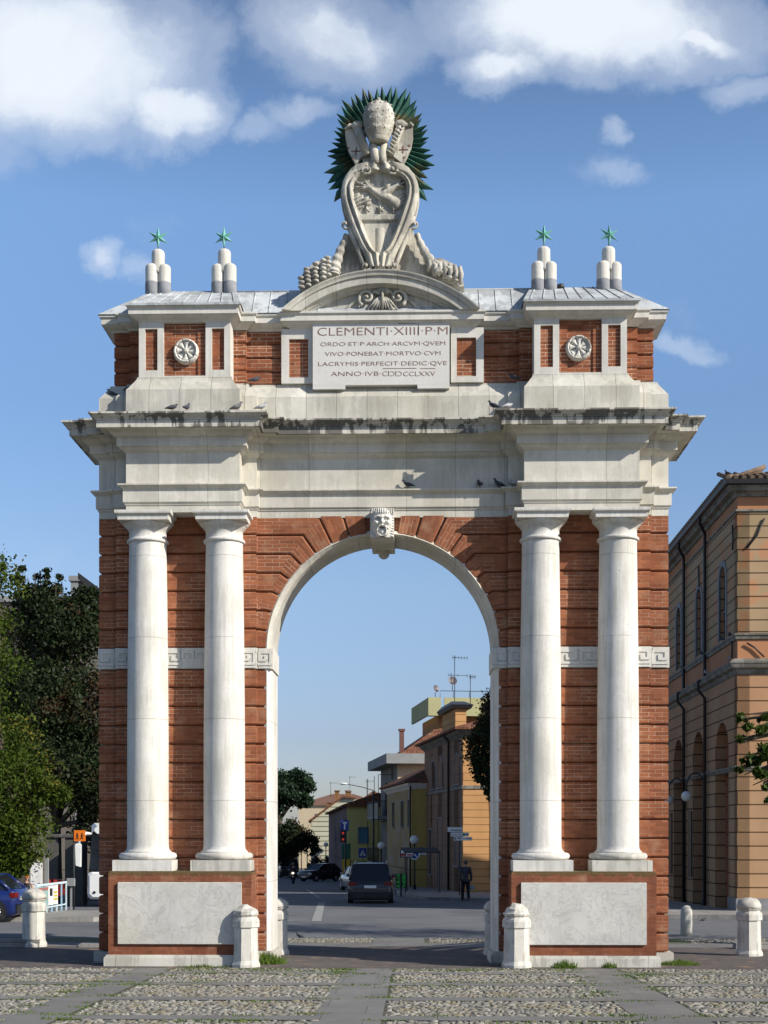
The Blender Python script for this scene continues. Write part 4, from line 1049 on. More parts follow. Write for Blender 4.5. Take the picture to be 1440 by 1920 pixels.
build('recess_wall', MB().box(.36, .5, .3, LW, zg, 6.2), M_rec, BG)
build('socle', MB().box(-.04, 14, -.04, 1.2, zg, .1).box(-.04, .3, 1.2, 1.25, zg, .1), M_gry, BG)
for i in range(3):
    f = MB(); uc = up_ops[i][0]; frame(f, uc, .50, 8.75, 11.2, 1, .2, .07, Ms, -.03); W_ = build('window', f, M_gry, BG)
    o = MB(); o.box(uc - .52, uc + .52, .16, .2, 8.7, 11.25); g2 = MB().merge(o, Ms); build('pane', g2, M_glass, W_)
    o = MB(); o.box(uc - .03, uc + .03, .12, .16, 8.7, 11.2); o.box(uc - .5, uc + .5, .12, .16, 9.7, 9.76); build('sash', MB().merge(o, Ms), M_gry, W_)
for i in (1, 2):
    o = MB(); uc = lo_ops[i][0]; o.box(uc + .3, uc + 1.0, -.45, -.40, .6, 3.0); build('shutter', MB().merge(o, Ms), M_shut, BG)
for u in (3.2, 7.3):
    f = MB(); frame(f, u, .5, 8.75, 11.2, 1, .2, .07, None, -.03); W_ = build('window', f, M_gry, BG); build('pane', MB().box(u - .52, u + .52, .16, .2, 8.7, 11.25), M_glass, W_)
build('door', MB().box(5.2, 7.2, .15, .22, zg, 3.4), M_shut, BG)
def ledge(z0, z1, p, name='ledge', m=M_led, steps=None):
    pr = steps or [(0, z0), (p * .4, z0 + .02), (p * .6, (z0 + z1) / 2), (p, z1 - .06), (p, z1)]
    sweep_ = [[(-q, LW + q, z), (-q, -q, z), (14.2, -q, z), (14.2, LW + q, z)] for q, z in pr]
    build(name, MB().rings(sweep_), m, BG)
ledge(8.42, 8.62, .10); ledge(7.30, 7.85, .26, 'lower_cornice', M_led, [(.0, 7.30), (.05, 7.36), (.08, 7.45), (.20, 7.50), (.24, 7.62), (.26, 7.64), (.26, 7.70), (.1, 7.80)])
ledge(4.20, 4.36, .09); ledge(12.52, 12.6, .05)
ledge(13.0, 13.3, .35, 'eaves', M_led, [(0, 13.0), (.05, 13.02), (.10, 13.12), (.26, 13.16), (.30, 13.24), (.34, 13.26), (.34, 13.30)])
build('gutter', MB().rings([[(-q, LW + q, z), (-q, -q, z), (14.2, -q, z), (14.2, LW + q, z)] for q, z in ((.34, 13.30), (.46, 13.33), (.50, 13.47), (.36, 13.48))]), M_gut, BG)
rfm = MB()
rfm.rings([[(-.44, LW, 13.44), (-.44, -.44, 13.44), (14, -.44, 13.44), (14, LW, 13.44)], [(6, LW - 6, 15.4), (6, 6, 15.4), (8, 6, 15.4), (8, LW - 6, 15.4)]])
RT = build('tile_roof', rfm, M_tile, BG)
tl = MB()
for i in range(48): tl.tube([(-.40 + .26 * i, -.50, 13.50), (-.40 + .26 * i, .9, 13.98)], .075, 8)
for i in range(11): tl.tube([(-.42 + .28 * i, -.42 + .28 * i, 13.52 + .28 * .305 * i), (-.42 + .28 * (i + 1.15), -.42 + .28 * (i + 1.15), 13.54 + .28 * .305 * (i + 1.15))], [.10, .075], 8)
for i in range(60): tl.tube([(-.52, .0 + .26 * i, 13.50), (.9, .0 + .26 * i, 13.98)], .07, 6) if .26 * i < LW else None
build('curved_tiles', tl, noisy('old_tiles', (.12, .08, .055), (.24, .17, .12), 5, c3=(.12, .11, .08), s3=2), RT)
for s in (4.7, 8.8, 13):
    build('downpipe', MB().tube([(-.38, s - .55, 13.35), (-.38, s - .45, 13.15), (-.10, s - .05, 12.85), (-.10, s, 12.7), (-.10, s, 7.75), (-.34, s, 7.6), (-.34, s, 7.3), (-.1, s, 7.0), (-.1, s, -.5)], .06, 8), M_pipe, BG)
for pts in ([(.30, -.05, 11.35), (.62, -.05, 11.75), (.86, -.05, 12.3)], [(.30, -.05, 8.3), (.55, -.05, 8.15), (.85, -.05, 7.85)], [(-.05, .45, 11.4), (-.05, .35, 11.7), (-.05, .45, 12.2)], [(-.05, 6.0, 11.2), (-.05, 6.1, 12)], [(-.05, .5, 7.9), (-.05, .5, 8.45)]):
    build('iron_tie', MB().tube(pts, .03, 5), M_pipe, BG)

# ---------------- houses along the street seen through the arch
def house(name, label, px, D, rz, w, d, ze, mf, ms_, ops_f=(), ops_s=(), roof='hip', rh=1.2, mroof=None, over=.35, zt_list=(), zg=None, panes=True, shut=None, eave=None):
    x, y = deep(px, D); H = thing(name, label, 'house', (x, y, 0), rz); zg = gz(y + d) - .4 if zg is None else zg
    a = MB(); wall(a, 0, w, zg, ze, .3, ops_f); build('front_wall', a, mf, H)
    a = MB(); wall(a, -d, -.3, zg, ze, .3, ops_s, side()); build('side_wall', a, ms_, H)
    build('rear_wall', MB().box(w - .3, w, .3, d, zg, ze).box(.3, w - .3, d - .3, d, zg, ze), ms_, H)
    for k, (ops, M_) in enumerate(((ops_f, None), (ops_s, side()))):
        for (uc, hw_, zb_, zt_, arch) in ops:
            f = MB(); frame(f, uc, hw_, zb_, zt_, arch, .09, .05, M_, -.03); f.merge(MB().box(uc - hw_ - .12, uc + hw_ + .12, -.08, .1, zb_ - .08, zb_), M_); wn_ = build('window', f, M_gry, H)
            build('pane', MB().merge(MB().box(uc - hw_, uc + hw_, .12, .16, zb_, zt_), M_), shut or M_glass, wn_)
    mr = mroof or M_tile; o = over
    b = [(-o, d + o, ze), (-o, -o, ze), (w + o, -o, ze), (w + o, d + o, ze)]
    def up(l, z): return [(p[0], p[1], z) for p in l]
    if roof == 'hip':
        r = min(w, d) / 2; t = [(r - .1, d - r + .1, ze + rh), (r - .1, r, ze + rh), (w - r + .1, r, ze + rh), (w - r + .1, d - r + .1, ze + rh)]
        build('roof', MB().rings([b, up(b, ze + .12), t]), mr, H)
    elif roof == 'flat': build('roof', MB().rings([b, up(b, ze + rh)]), mr, H)
    elif roof == 'gable_x':   # ridge along local y, gable faces the viewer
        m_ = MB(); m_.prism([(-o, ze - .1), (w + o, ze - .1), (w + o, ze + .05), (w * .55, ze + rh), (-o, ze + .05)], -o, d + o); build('roof', m_, mr, H)
    if eave: build('eaves', MB().rings([[(-q, d + q, z), (-q, -q, z), (w + q, -q, z), (w + q, d + q, z)] for q, z in ((.02, ze - .35), (.10, ze - .25), (.25, ze - .12), (.30, ze - .002))]), eave, H)
    return H
RZ = R(8.3)
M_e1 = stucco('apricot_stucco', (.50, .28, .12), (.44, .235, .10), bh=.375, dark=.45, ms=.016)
M_e2 = stucco('apricot_side_shaded', (.27, .165, .11), (.23, .14, .095), bh=.75, dark=.6, ms=.014)  # same apricot darkened, the side wall's shade is put into the colour
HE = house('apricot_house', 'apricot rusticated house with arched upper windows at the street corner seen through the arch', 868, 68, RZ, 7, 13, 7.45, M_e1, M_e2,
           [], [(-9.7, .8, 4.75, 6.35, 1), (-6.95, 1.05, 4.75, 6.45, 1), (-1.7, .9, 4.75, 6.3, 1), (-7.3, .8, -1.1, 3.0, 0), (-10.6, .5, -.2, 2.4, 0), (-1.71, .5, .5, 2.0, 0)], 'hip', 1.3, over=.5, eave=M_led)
build('string_course', MB().box(-.06, 7, -.06, 0, 4.45, 4.62).box(-.06, 0, 0, 13, 4.45, 4.62), M_led, HE)
build('downpipe', MB().tube([(-.4, 3.7, 7.4), (-.12, 3.7, 7.1), (-.12, 3.7, -1.3)], .07, 6), M_pipe, HE)
build('cable', MB().tube([(1.35, -.03, 4.4), (1.42, -.03, 3.0), (1.4, -.03, -.2)], .015, 4), M_pipe, HE)
tu = MB(); tu.box(.4, 1.0, 4.5, 8.8, 7.4, 8.95); TU = build('roof_turret', tu, M_e1, HE)
build('turret_roof', MB().rings([[(.2, 9, 8.95), (.2, 4.3, 8.95), (1.25, 4.3, 8.95), (1.25, 9, 8.95)], [(.1, 9, 9.15), (.1, 4.2, 9.15), (1.35, 4.2, 9.15), (1.35, 9, 9.15)], [(.4, 9, 9.45), (.4, 5.6, 9.45), (1.1, 5.6, 9.45), (1.1, 9, 9.45)]]), M_gut, TU)
M_ter = stucco('pale_yellow_parapet', (.38, .37, .20), (.34, .33, .18), bh=99.)
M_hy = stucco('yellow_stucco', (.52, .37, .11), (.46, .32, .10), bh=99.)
M_hys = stucco('yellow_side_shaded', (.34, .26, .12), (.28, .21, .10), bh=99., patch=(.30, .28, .24))  # duller yellow with shade painted in for the side wall, plus grey patches
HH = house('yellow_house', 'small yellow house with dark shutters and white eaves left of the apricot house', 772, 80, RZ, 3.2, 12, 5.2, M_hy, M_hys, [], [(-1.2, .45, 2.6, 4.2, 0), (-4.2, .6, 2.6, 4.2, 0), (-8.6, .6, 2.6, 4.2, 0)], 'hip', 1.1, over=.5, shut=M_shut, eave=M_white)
build('band', MB().box(0, 3.2, -.04, 0, .9, 1.15), M_white, HH)
build('downpipe', MB().tube([(-.1, -.1, 5.1), (-.1, -.1, -1.6)], .06, 6), M_pipe, HH)
M_con = noisy('grey_concrete', (.20, .21, .21), (.26, .27, .27), 1.0)
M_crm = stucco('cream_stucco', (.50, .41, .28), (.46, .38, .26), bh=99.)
M_gst = stucco('cream_side_shaded', (.20, .19, .17), (.17, .16, .15), bh=99.)  # side walls of the cream houses, their shade painted as grey
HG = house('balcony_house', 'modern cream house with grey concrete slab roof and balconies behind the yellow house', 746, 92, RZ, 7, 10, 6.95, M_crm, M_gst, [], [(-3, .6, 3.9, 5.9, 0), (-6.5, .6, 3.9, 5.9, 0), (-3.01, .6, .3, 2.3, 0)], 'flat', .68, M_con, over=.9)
build('tiled_roof', MB().rings([[(.2, 9, 7.63), (.2, .8, 7.63), (8, .8, 7.63), (8, 9, 7.63)], [(3, 6, 9.6), (3, 3, 9.6), (8, 3, 9.6), (8, 6, 9.6)]]), M_tile, HG)
build('chimney', MB().box(.35, .65, 1.6, 1.9, 7.7, 9.4).box(.28, .72, 1.53, 1.97, 9.35, 9.5), plain('brown_pipe', (.12, .05, .04), .6), HG)
for z in (3.2, -.1):
    B_ = build('balcony', MB().box(-1.15, 0, 2, 9, z, z + .22), M_con, HG); rl = MB()
    rl.box(-1.15, -1.10, 2, 9, z + .22, z + 1.15) if z > 0 else None
    rl.tube([(-1.12, 2, z + 1.25), (-1.12, 9, z + 1.25)], .03, 5); rl.tube([(-1.12, 2, z + 1.25), (0, 2, z + 1.25)], .03, 5)
    for i in range(9): rl.tube([(-1.12 + .14 * i, 2, z + .2), (-1.12 + .14 * i, 2, z + 1.25)], .012, 4)
    for i in range(24): rl.tube([(-1.12, 2 + .3 * i, z + .2), (-1.12, 2 + .3 * i, z + 1.25)], .012, 4)
    for yy in (2, 4.5, 8.9): rl.tube([(-1.12, yy, z - 3 if z > 0 else z + .2), (-1.12, yy, z + 3.2 if z < 3 else z + 3.1)], .022, 4)
    rl.tube([(-1.12, 2, z + 3.1), (0, 2, z + 3.1)], .02, 4)
    build('railing', rl, M_iron, B_)
# terrace block above
M_brn = stucco('brown_wall', (.28, .14, .06), (.22, .11, .05), bh=99.)
HF = house('terrace_house', 'tall brown building with pale yellow roof terrace and satellite dishes behind the apricot house', 822, 100, RZ, 9, 8, 11.0, M_brn, M_brn, [], [], 'flat', .06, M_con, over=.0, zg=-2)
build('parapet', MB().box(-.9, .05, -.9, -.75, 10.95, 12.25).box(-.9, -.75, -.75, 8, 10.95, 12.25).box(.3, 9, -.9, -.75, 10.95, 12.25).box(-.9, 9, -.9, .0, 10.9, 10.95), M_ter, HF)
rl = MB(); rl.tube([(0, -.8, 12.25), (0, -.8, 12.75), (9, -.8, 12.75)], .025, 5)
for i in range(8): rl.tube([(1 + i * 1.2, -.8, 12.25), (1 + i * 1.2, -.8, 12.75)], .02, 4)
build('railing', rl, M_iron, HF)
def dish(px, py, D, r, label, tiltz=.3):
    x, y = deep(px, D); z = zat(py, D); t = thing('satellite_dish', label, 'satellite dish', (x, y, z), tiltz)
    b = MB(); prof = [(r * k / 5, -.22 * r * (1 - (k / 5) ** 2)) for k in range(6)]
    b.lathe([(max(p[0], .005), p[1]) for p in prof], n=20, cap=False); b.xf(Matrix.Rotation(R(75), 4, 'X')); build('reflector', b, plain('dish_grey', (.10, .08, .09), .5), t)
    build('arm', MB().tube([(0, 0, -r * .5), (0, -r * .8, -r * .6)], .02, 5).tube([(0, .1, -r), (0, .1, -r * 2.2)], .03, 5), M_iron, t)
dish(849, 1276, 99, .33, 'satellite dish high above the yellow roof terrace'); dish(818, 1291, 99, .28, 'satellite dish half hidden behind the left end of the terrace parapet', .8); dish(856, 1326, 90, .33, 'pale satellite dish below the terrace beside the dark turret roof', -.9)
def antenna(px, py0, py1, D, label, w=.8, n=6):
    x, y = deep(px, D); z0, z1 = zat(py1, D), zat(py0, D); t = thing('tv_antenna', label, 'antenna', (x, y, z0), .3)
    build('mast', MB().tube([(0, 0, -.3), (0, 0, z1 - z0)], .03, 5), M_iron, t)
    a = MB(); a.tube([(-w * .2, 0, z1 - z0 - .15), (w, 0, z1 - z0 - .15)], .018, 4)
    for i in range(n): x_ = -w * .15 + w * 1.1 * i / (n - 1); a.tube([(x_, -.18, z1 - z0 - .15), (x_, .18, z1 - z0 - .15)], .012, 4); a.tube([(x_, 0, z1 - z0 - .3), (x_, 0, z1 - z0)], .01, 4)
    build('aerial', a, M_iron, t)
antenna(852.5, 1229, 1318, 96, 'tallest antenna mast over the roof terrace', 1.0); antenna(882, 1265, 1320, 96, 'shorter antenna mast on the right of the roof terrace', .4); antenna(846, 1262, 1275, 98, 'thin horizontal aerial just above the upper satellite dish', 1.3, 3)
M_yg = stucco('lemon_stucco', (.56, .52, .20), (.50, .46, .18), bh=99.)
M_pb = stucco('mauve_side_shaded', (.13, .09, .09), (.16, .11, .10), bh=99.)  # purple-brown side of the lemon house, shade included in the dark colour
M_blue = plain('blue_shutters', (.06, .20, .28), .6)
HI = house('lemon_house', 'lemon yellow house with one blue shuttered window and red base', 651, 104, R(5.6), 4.4, 45, 4.35, M_yg, M_pb, [(1.25, .34, 1.45, 2.6, 0)], [(-8, .5, 1.2, 2.8, 0), (-16, .5, 1.2, 2.8, 0), (-25, .5, 1.2, 2.8, 0)], 'gable_x', 1.0, over=.4, shut=M_blue)
build('red_base', MB().box(0, 4.4, -.05, 0, -2.5, -.35), plain('red_base', (.22, .05, .04), .8), HI)
M_jl = stucco('pale_striped_stucco', (.50, .48, .36), (.46, .44, .33), bh=.6, dark=.15, ms=.05)
HJ = house('striped_house', 'pale house with dark horizontal lines and sloping roof at the far bend of the street', 583, 165, R(3), 2.6, 12, 3.6, M_jl, M_jl, [], [], 'none', 0)
build('gable', MB().prism([(0, 3.6), (5.5, 3.6), (5.5, 6.4), (3.9, 6.6)], 0, .3), M_jl, HJ); build('roof', MB().prism([(-.3, 3.75), (-.3, 3.5), (3.9, 6.55), (5.5, 6.4), (5.5, 6.6), (3.9, 6.8)], -.4, 12), M_tile, HJ)
M_rfd = noisy('far_brown_roof', (.13, .07, .05), (.18, .10, .07), 1)
HK = house('far_row_house', 'low brown roofed house in the distance behind the striped house', 560, 200, R(2), 13, 10, 6.3, M_crm, M_crm, [(3, .5, 3.5, 5, 0), (7, .5, 3.5, 5, 0)], [], 'hip', 1.9, M_rfd)
for px, py, s in ((632, 1484, 1), (651, 1484, .8), (655, 1485, .8), (618, 1506, 1)):
    x, y = deep(px, 185); z = zat(py, 185); t = thing('chimney_stack', {632: 'leftmost red chimney on the far roofs', 651: 'middle twin chimney on the far roofs', 655: 'right twin chimney on the far roofs', 618: 'dark chimney low on the roof before the striped house'}[px], 'chimney', (x, y, z))
    build('shaft', MB().box(-.3 * s, .3 * s, -.3, .3, -2.4, 0), M_brn, t); build('cap', MB().box(-.4 * s, .4 * s, -.4, .4, 0, .15), M_rfd, t)
# gable house beyond lemon house
HL = house('far_gable_house', 'narrow far house with pointed red gable above the lemon house roof', 670, 150, R(4), 3.4, 10, 5.4, M_crm, M_gst, [], [], 'gable_x', 1.6)
antenna(620, 1466, 1490, 180, 'thin antenna above the far left roofs', 1, 4); antenna(688, 1462, 1490, 150, 'antenna above the pointed gable', .8, 4); antenna(656, 1455, 1484, 185, 'antenna on the twin chimneys', .8, 4)

# left background building
M_lb = stucco('dark_plaster', (.16, .14, .12), (.13, .12, .10), bh=99.)  # plain dark plaster of the left house
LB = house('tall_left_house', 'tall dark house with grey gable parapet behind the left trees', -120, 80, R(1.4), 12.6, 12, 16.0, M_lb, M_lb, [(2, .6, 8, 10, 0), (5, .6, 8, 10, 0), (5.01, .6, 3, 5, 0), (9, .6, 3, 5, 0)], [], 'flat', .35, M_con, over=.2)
build('parapet_pier', MB().box(8.15, 8.6, -.4, .6, 16.0, 17.3).box(8.05, 8.75, -.5, .7, 17.2, 17.5), M_con, LB)
build('gable_slope', MB().prism([(8.6, 16.0), (12.4, 13.0), (12.4, 14.6), (8.6, 17.4)], -.3, .4), M_lb, LB); build('gable_coping', MB().prism([(8.6, 17.3), (12.5, 14.4), (12.5, 14.8), (8.6, 17.7)], -.5, .6), M_gut, LB)

# ---------------- trees
def leaves(clumps, size, seed, dens=1.5):
    rs = np.random.RandomState(seed); P = []
    for (x, y, z, rx, ry_2, rz_, n) in clumps:
        n = int(n * dens); m = max(3, n // 70)
        d = rs.normal(size=(m, 3)); d /= np.linalg.norm(d, axis=1)[:, None]; rad = .55 + .5 * rs.rand(m, 1) ** .6
        c = d * rad * np.array([rx, ry_2, rz_]) * .88 + np.array([x, y, z])
        k = rs.randint(0, m, n); sp = np.array([rx, ry_2, rz_]).mean() * .17
        P.append(c[k] + rs.normal(size=(n, 3)) * sp * np.array([1, 1, .75]))
    P = np.vstack(P); n = len(P)
    a = rs.normal(size=(n, 3)); a /= np.linalg.norm(a, axis=1)[:, None]; b = np.cross(a, rs.normal(size=(n, 3))); b /= np.linalg.norm(b, axis=1)[:, None]
    s = size * (.6 + .8 * rs.rand(n, 1)); c = np.cross(a, b)
    V = np.stack([P - a * s, P + b * s * .55 + c * s * .12, P + a * s, P - b * s * .55 + c * s * .12], 1).reshape(-1, 3)
    return V, n
def leafobj(name, V, n, mat, parent=None):
    me = bpy.data.meshes.new(name); me.vertices.add(4 * n); me.vertices.foreach_set('co', V.ravel()); me.loops.add(4 * n); me.loops.foreach_set('vertex_index', np.arange(4 * n)); me.polygons.add(n); me.polygons.foreach_set('loop_start', np.arange(n) * 4); me.update(calc_edges=True); me.materials.append(mat)
    return link(name, me, parent)
M_bark = noisy('bark', (.05, .04, .03), (.09, .07, .055), 8, bump=.02)
def tree(name, label, x, y, h, tr, clumps, size, mat, seed, cat='tree', lean=0, group=None):
    z0 = gz(y); t = thing(name, label, cat, (x, y, z0), group=group)
    cl = [(cx_ - x, cy_ - y, cz_ - z0, a, b, c, n) for cx_, cy_, cz_, a, b, c, n in clumps]
    V, n = leaves(cl, size, seed); leafobj('crown', V, n, mat, t)
    tk = MB(); rs = random.Random(seed); tk.tube([(0, 0, -.2), (lean * .3, 0, h * .4), (lean, .05, h)], [tr * 1.3, tr, tr * .75], 10)
    for c in cl:
        e = Vector(c[:3]); b0 = Vector((lean, .05, h)); mid = b0.lerp(e, .5) + Vector((rs.uniform(-.2, .2), rs.uniform(-.2, .2), .3))
        tk.tube([tuple(b0), tuple(mid), tuple(e)], [tr * .6, tr * .35, tr * .1], 7)
        for _ in range(4):
            d = Vector((rs.uniform(-1, 1) * c[3], rs.uniform(-1, 1) * c[4], rs.uniform(-.6, 1) * c[5])) * .75; tk.tube([tuple(mid), tuple((mid + e + d) / 2), tuple(e + d)], [tr * .25, tr * .15, tr * .04], 5)
    build('trunk', tk, M_bark, t, uv=False); return t
M_lf1 = leafmat('lime_leaves', (.014, .034, .003), (.078, .112, .012), c3=(.17, .13, .02), p3=.58)
M_lf2 = leafmat('holm_oak_leaves', (.007, .014, .005), (.026, .040, .013), c3=(.085, .040, .022), p3=.56, trans=.1)
M_lf3 = leafmat('pine_needles', (.012, .028, .016), (.03, .055, .025), trans=.05)
M_lf4 = leafmat('maple_leaves', (.015, .032, .005), (.06, .095, .012))
def cp(px, py, D): x, y = deep(px, D); return x, y, zat(py, D)
def clump(px, py, D, rx, rz_, n, ry__=None): return (*cp(px, py, D), rx, ry__ or rx, rz_, n)
x, y = deep(30, 41)
tree('lime_tree', 'bright green lime tree at the far left edge above the blue car', x, y, 2.6, .17,
     [clump(-35, 1120, 41, 1.15, 1.6, 2600), clump(-45, 1250, 41, 1.35, 1.5, 3000), clump(-40, 1400, 41, 1.9, 1.4, 4600), clump(20, 1470, 40.5, 1.35, 1.1, 3200), clump(40, 1570, 40.5, 1.05, .9, 2400), clump(-30, 1580, 40.5, 1.5, 1.1, 2600), clump(95, 1490, 41, .65, .4, 800), clump(10, 1630, 40.5, .8, .35, 700)], .062, M_lf1, 21)
x, y = deep(105, 57)
tree('holm_oak', 'large dark holm oak with browning leaves just left of the arch', x, y, 3.2, .25,
     [clump(110, 1190, 57, 1.9, 1.6, 5200), clump(60, 1140, 57, 1.1, 1.0, 2400), clump(160, 1150, 57, 1.0, 1.1, 2200), clump(60, 1310, 56, 2.0, 1.9, 5600), clump(170, 1330, 57, 1.9, 1.9, 5600), clump(110, 1440, 56, 2.0, 1.5, 4600), clump(185, 1480, 56.5, 1.5, 1.6, 3600), clump(175, 1560, 56, 1.0, .8, 1400), clump(45, 1085, 57, .5, .5, 200), clump(75, 1075, 57, .5, .35, 160), clump(100, 1095, 57, .5, .4, 400)], .088, M_lf2, 22)
x, y = deep(-30, 62)
tree('holm_oak', 'dark holm oak behind the bright lime tree at the left edge', x, y, 3.5, .25, [clump(-40, 1250, 62, 2.8, 3.5, 5200), clump(-20, 1450, 62, 2.8, 2.4, 4600)], .12, M_lf2, 23)
x, y = deep(960, 50)
tree('holm_oak', 'dark shaded tree hanging over the street behind the right side of the passage', x, y, 2.8, .2,
     [clump(938, 1330, 50, .75, 1.0, 2600), clump(925, 1400, 50, 1.0, 1.1, 4200), clump(960, 1430, 50, 1.1, 1.3, 3200), clump(915, 1450, 50, .6, .6, 1400), clump(1000, 1380, 50, 1.3, 1.6, 3200), clump(925, 1490, 50, .35, .35, 420)], .06, M_lf2, 24)
x, y = deep(525, 140)
tree('stone_pine', 'dark umbrella pine beyond the houses at the left of the passage', x, y, 6.0, .3,
     [clump(520, 1478, 140, 3.0, 1.7, 3600, 2.5), clump(560, 1470, 140, 1.5, 1.5, 1800), clump(565, 1500, 140, 1.2, .9, 1000), clump(500, 1500, 140, 2.2, 1.6, 1600)], .2, M_lf3, 25)
x, y = deep(545, 128)
tree('round_tree', 'dark round tree under the umbrella pine by the street', x, y, 1.5, .15, [clump(548, 1570, 128, 1.9, 1.6, 3600), clump(520, 1590, 128, 1.8, 1.6, 2400), clump(580, 1585, 128, 1.1, 1.0, 1000)], .13, M_lf2, 26)
x, y = deep(598, 150); tree('shrub', 'low dark shrub before the striped house', x, y, .4, .06, [clump(598, 1622, 150, 1.5, .8, 1200), clump(618, 1618, 150, .9, .9, 700)], .12, M_lf2, 27, cat='shrub')
rw = random.Random(40); fw = []
for i in range(70):
    X = -190 + 380 * i / 69 + rw.uniform(-2, 2); fw.append((X, 235 + rw.uniform(-12, 12), -3 + 2.6 + rw.uniform(0, 1.2), 3.6, 3.0, 3.0 + rw.uniform(0, 1.2), 260))
V, n = leaves(fw, .55, 41); fo = leafobj('far_wood', V, n, M_lf2); tag(fo, 'far-off dark belt of trees on the horizon behind the houses', 'wood', None, 'stuff')
# maple whose branch reaches in from the right
mt = [(11.0, 4.0, 6.0, 1.9, 2.0, 2.0, 2600), (11.9, 5.0, 8.5, 2.2, 2.4, 2.0, 2600), (11.2, 4.5, 10.5, 1.8, 2.2, 1.6, 1800), (13.4, 4.5, 5.5, 2.0, 2.2, 2.0, 1600)]
br_c = [clump(1398, 1348, 22.6, .16, .13, 60), clump(1420, 1372, 22.6, .24, .14, 130), clump(1392, 1390, 22.4, .13, .10, 50), clump(1425, 1412, 22.6, .26, .2, 170), clump(1404, 1425, 22.5, .14, .1, 50), clump(1412, 1450, 22.6, .28, .08, 120), clump(1432, 1468, 22.6, .2, .1, 90), clump(1385, 1443, 22.5, .10, .04, 26), clump(1455, 1400, 22.8, .3, .5, 260), clump(1436, 1350, 22.8, .12, .1, 40), clump(1437, 1500, 22.6, .05, .06, 12)]
tree('maple_tree', 'green maple whose leafy branches reach in at the right edge', 11.2, 4.2, 4.5, .22, mt + br_c, .062, M_lf4, 28)
# ---------------- pigeons
M_pig = noisy('pigeon_grey', (.03, .032, .042), (.075, .08, .10), 30); M_pigw = noisy('pigeon_pale', (.18, .19, .21), (.5, .5, .5), 18)
def pigeon_mesh(up=1.0, head=0.0):
    b = MB()   # faces +x; stands at z=0
    b.tube([(-.17, 0, .055), (-.11, 0, .065), (-.06, 0, .085), (0, 0, .10), (.045, 0, .125), (.075, 0, .155 * up), (.083, 0, .178 * up), (.092, head, .198 * up), (.112, head, .204 * up), (.125, head, .200 * up), (.142, head, .194 * up)],
           [(.022, .006), (.03, .012), (.045, .032), (.052, .048), (.045, .046), (.030, .031), (.022, .023), (.022, .023), (.017, .017), (.006, .006), (.002, .002)], 12)
    return b
def pigeon(px, py, Y, rz, label, mat=None, up=1.0, pos=None, sc=1.0):
    if pos is None: X, Z = at(px, py, Y); pos = (X, Y, Z)
    t = thing('pigeon', label, 'pigeon', pos, rz, group='pigeons sitting on the arch, the building and the ground'); t.scale = (sc * .76,) * 3
    build('body', pigeon_mesh(up), mat or M_pig, t, uv=False)
    w = MB()
    for s in (1, -1): w.tube([(.035, s * .042, .115), (-.03, s * .05, .10), (-.10, s * .028, .078), (-.15, s * .012, .066)], [(.012, .022), (.012, .034), (.008, .02), (.003, .006)], 8)
    build('wing', w, mat or M_pig, t, uv=False); l = MB()
    for s in (1, -1): l.tube([(0, s * .02, .07), (.005, s * .02, 0.004), (.03, s * .022, 0.003)], .005, 5)
    build('leg', l, plain('pigeon_leg', (.25, .08, .06)) if 'pigeon_leg' not in bpy.data.materials else bpy.data.materials['pigeon_leg'], t, uv=False)
ZC = 9.137
def pig_z(px, Y, z, rz, label, mat=None, up=1.0):
    X, _ = at(px, 765, Y); pigeon(0, 0, 0, rz, label, mat, up, pos=(X, Y, z))
pig_z(323, -.06, 9.137, R(25), 'dark pigeon on the left cornice, furthest left of the four there', up=.85)
pig_z(350, -.06, 9.137, R(70), 'upright dark pigeon on the left cornice, second from the left of the four')
pig_z(444, -.05, 9.137, R(0), 'grey pigeon walking right on the left cornice, third from the left of the four', noisy('pigeon_mid', (.09, .09, .10), (.17, .17, .18), 20))
pig_z(490, -.05, 9.137, R(5), 'black and white pigeon at the inner corner of the left cornice', M_pigw)
pig_z(211, .84, 9.66, R(180), 'pigeon on the outer left ledge below the attic bricks')
pig_z(244, .70, 9.71, R(10), 'shaded pigeon in the corner left of the left rosette bay')
pig_z(478, .84, 9.89, R(20), 'pigeon crouching under the attic bricks left of the plaque', up=.8)
pig_z(926, -.02, 9.137, R(170), 'dark pigeon on the inner end of the right cornice')
pig_z(951, -.0, 9.137, R(20), 'pale pigeon crouching on the right cornice beside the attic base', M_pigw, .75)
pig_z(964, .72, 9.85, R(150), 'dark pigeon in the shade of the right attic base', up=.9)
pig_z(765, .68, 8.037, R(160), 'dark pigeon on the architrave at the edge of the shadow, leftmost of four')
pig_z(900, .68, 8.037, R(110), 'dark pigeon on the shaded architrave, second from the left of four')
pig_z(935, .68, 8.037, R(200), 'dark grey pigeon on the shaded architrave, third from the left of four')
pig_z(962, .62, 8.037, R(160), 'pale headed pigeon squeezed against the right projecting architrave', M_pigw, .8)
pigeon(0, 0, 0, R(180), 'pigeon on the corner of the tiled roof of the right building', None, 1, pos=(bx - .35, by - .25, 13.62), sc=1.15)
for i, (s_, z_) in enumerate(((.9, 8.62), (1.9, 8.62), (5.5, 8.62), (9.3, 8.62))):
    pigeon(0, 0, 0, R(80 + 70 * i), ['pigeon on the upper ledge of the right building at the corner', 'pigeon on the upper ledge of the right building below the first arched window', 'pigeon on the upper ledge of the right building below the second arched window', 'pigeon on the upper ledge of the right building below the third arched window'][i], None, 1, pos=(bx - .05 + .016 * s_, by + s_, z_), sc=1.2)
pigeon(0, 0, 0, R(60), 'pale pigeon on the lower cornice of the right building at the corner', M_pigw, 1, pos=(bx - .15, by + .4, 7.78), sc=1.2)
